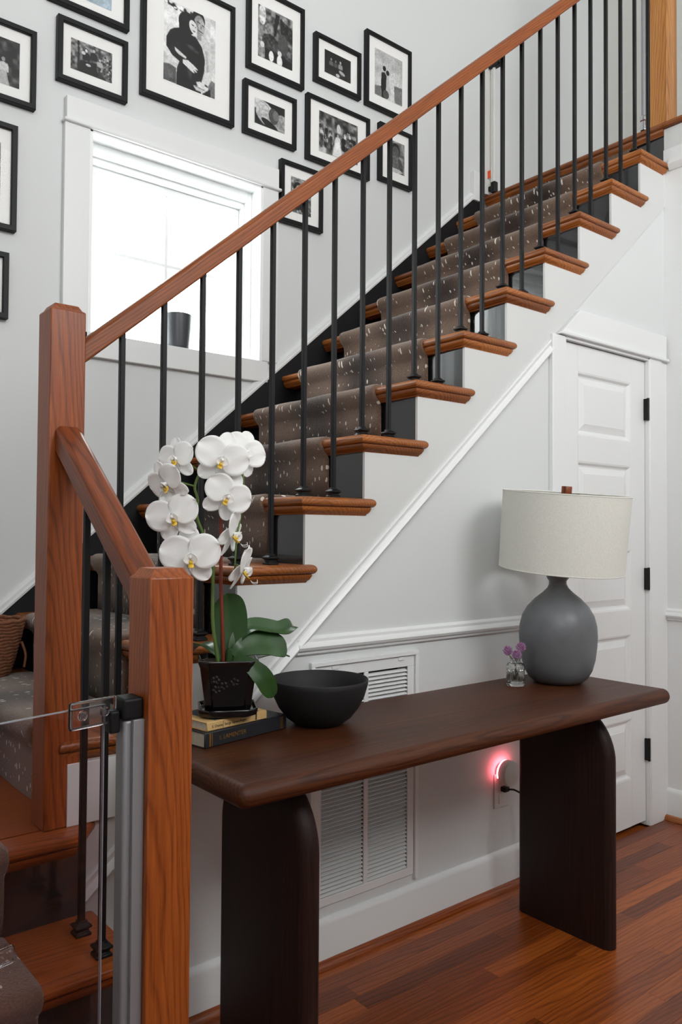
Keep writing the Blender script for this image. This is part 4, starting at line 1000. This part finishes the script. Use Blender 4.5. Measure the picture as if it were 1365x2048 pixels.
def p_kiss(p):
    p.grad(.72, .80).noise(.06, 6); a = p.a; p.poly([(0, a*.80), (.4, a*.74), (.4, a), (0, a)], .5).poly([(.70, .78), (1, .76), (1, a), (.72, a)], .45).noise(.05, 30)
    for i in range(9): p.poly([(.72+.03*i, .85), (.735+.03*i, .85), (.735+.03*i, a), (.72+.03*i, a)], .62)
    p.ell(.34, .44, .06, .07, .08).poly([(.24, .58), (.34, .54), (.42, .62), (.40, 1.02), (.22, 1.0)], .06).ell(.46, .52, .06, .07, .15).poly([(.42, .60), (.52, .60), (.52, .95), (.40, 1.0)], .75)
    p.poly([(.24, 1.0), (.40, 1.0), (.36, 1.42), (.26, 1.40)], .05).ell(.40, 1.12, .11, .12, .35)
def p_baby(p):
    p.grad(.55, .5).noise(.15, 7); p.ell(.46, .42, .26, .34, .12).ell(.46, .50, .22, .28, .38).ell(.45, 1.0, .36, .36, .45).ell(.18, 1.0, .12, .3, .35, .3).ell(.75, 1.0, .12, .3, .35, -.3).ell(.45, 1.30, .42, .10, .75).noise(.06, 14)
def p_child(p):
    p.grad(.55, .4).noise(.2, 10); p.ell(.35, .42, .22, .26, .08).ell(.38, .46, .14, .18, .7).ell(.45, 1.0, .38, .40, .14).noise(.1, 12)
    for i in range(40): p.ell(rng.random(), 1.25+.45*rng.random(), .06, .06, .2+.7*rng.random(), soft=.4)
def p_pale(p): p.grad(.8, .74).noise(.1, 12)
def framed(x0, x1, z0, z1, px0, px1, pz0, pz1, fw, paint, label, tint=None, border=0):
    Yb = WALL_Y-.0006; Yf = WALL_Y-.026
    e = empty('picture_frame', ((x0+x1)/2, Yb, z0), label, 'picture frame', 'black framed photographs on the stair wall')
    ro = lambda i, yy: [(x0+i, yy, z0+i), (x1-i, yy, z0+i), (x1-i, yy, z1-i), (x0+i, yy, z1-i)]
    R = [ro(0, Yb), ro(0, Yf+.0015), ro(.0015, Yf), ro(fw-.002, Yf), ro(fw, Yf+.002), ro(fw, Yb-.004)]
    MB().rings(R+[R[0]], cap=False).build('frame', 'frame', e)
    MB().box(x0+fw-.001, x1-fw+.001, Yb-.012, Yb-.001, z0+fw-.001, z1-fw+.001).build('mat_board', 'mat', e)
    yp = Yb-.0125
    nw = 150 if border else 100; nh = max(8, int(nw*(pz1-pz0)/(px1-px0)))
    P = Paint(nw, nh); paint(P); P.noise(.05, 45); im = np.clip((P.img-.5)*1.12+.46, .0, .97)
    if border:
        MB().box(px0-border, px1+border, yp-.0001, yp+.0003, pz0-border*.6, pz1+border*.6).build('print_border', 'mat', e)
    me = bpy.data.meshes.new('photo_print'); xs = np.linspace(px0, px1, nw); zz = np.linspace(pz1, pz0, nh)
    XX, ZZ = np.meshgrid(xs, zz); vs_ = np.stack([XX.ravel()-(px0+px1)/2, np.zeros(XX.size), ZZ.ravel()-pz0], 1)
    idx = np.arange(nw*nh).reshape(nh, nw); fs = np.stack([idx[:-1, :-1].ravel(), idx[1:, :-1].ravel(), idx[1:, 1:].ravel(), idx[:-1, 1:].ravel()], 1)
    me.from_pydata(vs_.tolist(), [], fs.tolist()); me.materials.append(W['print'])
    lin = (im.ravel()**2.35); colr = np.stack([lin, lin, lin, np.ones_like(lin)], 1)
    if tint: colr[:, :3] *= np.array(tint)
    ca = me.color_attributes.new('Col', 'FLOAT_COLOR', 'POINT'); ca.data.foreach_set('color', colr.ravel())
    o = bpy.data.objects.new('photo_print', me); COL.objects.link(o); o.parent = e
    ow = Vector(((px0+px1)/2, yp-.0003, pz0)); o.location = ow-ORG[e]; ORG[o] = ow
    MB().box(x0+fw-.001, x1-fw+.001, Yf+.006, Yf+.0075, z0+fw-.001, z1-fw+.001).build('glazing', 'glazing', e)
framed(-.46, -.178, 2.676, 2.951, -.40, -.232, 2.734, 2.893, .018, p_bunny, 'black framed photo of a bunny costume and a girl in a long dress')
framed(-.105, .158, 2.818, 3.05, -.055, .100, 2.876, 2.988, .019, p_family, 'black framed photo of a family of three by a stone wall')
framed(-.142, .162, 3.093, 3.46, -.06, .095, 3.147, 3.40, .019, p_pale, 'black frame cropped by the top edge, above the stone-wall family photo', (.75, .95, 1.1))
framed(-.52, -.2365, 2.234, 2.599, -.46, -.289, 2.30, 2.53, .019, p_baby, 'tall black frame at the left edge beside the window casing')
framed(-.52, -.2585, 1.93, 2.156, -.46, -.31, 1.985, 2.10, .019, p_family, 'low black frame at the left edge above the newel post')
framed(.214, .624, 2.881, 3.381, .308, .537, 2.970, 3.292, .018, p_couple, 'largest black frame, couple embracing with the woman in black', border=.010)
framed(.688, .981, 3.165, 3.524, .743, .922, 3.232, 3.455, .017, p_toddler, 'black framed photo of a toddler with white shoe soles forward')
framed(1.042, 1.312, 3.237, 3.456, 1.101, 1.255, 3.297, 3.402, .018, p_darkfam, 'small black framed dark photo of a family group, between two tall frames')
framed(.673, .941, 2.883, 3.107, .729, .884, 2.940, 3.049, .018, p_newborn, 'black framed photo of a swaddled sleeping newborn')
framed(1.000, 1.368, 2.871, 3.164, 1.072, 1.30, 2.927, 3.111, .017, p_aisle, 'black framed photo of a wedding couple walking up a crowded aisle')
framed(1.345, 1.639, 3.235, 3.592, 1.405, 1.585, 3.304, 3.528, .016, p_kiss, 'black framed photo of a couple kissing on a promenade')
framed(1.432, 1.647, 2.90, 3.178, 1.492, 1.602, 2.964, 3.117, .017, p_baby, 'black framed portrait of a seated baby beside the handrail')
framed(.862, 1.091, 2.554, 2.826, .920, 1.030, 2.612, 2.768, .018, p_child, 'black framed photo of a child and flowers right of the window')
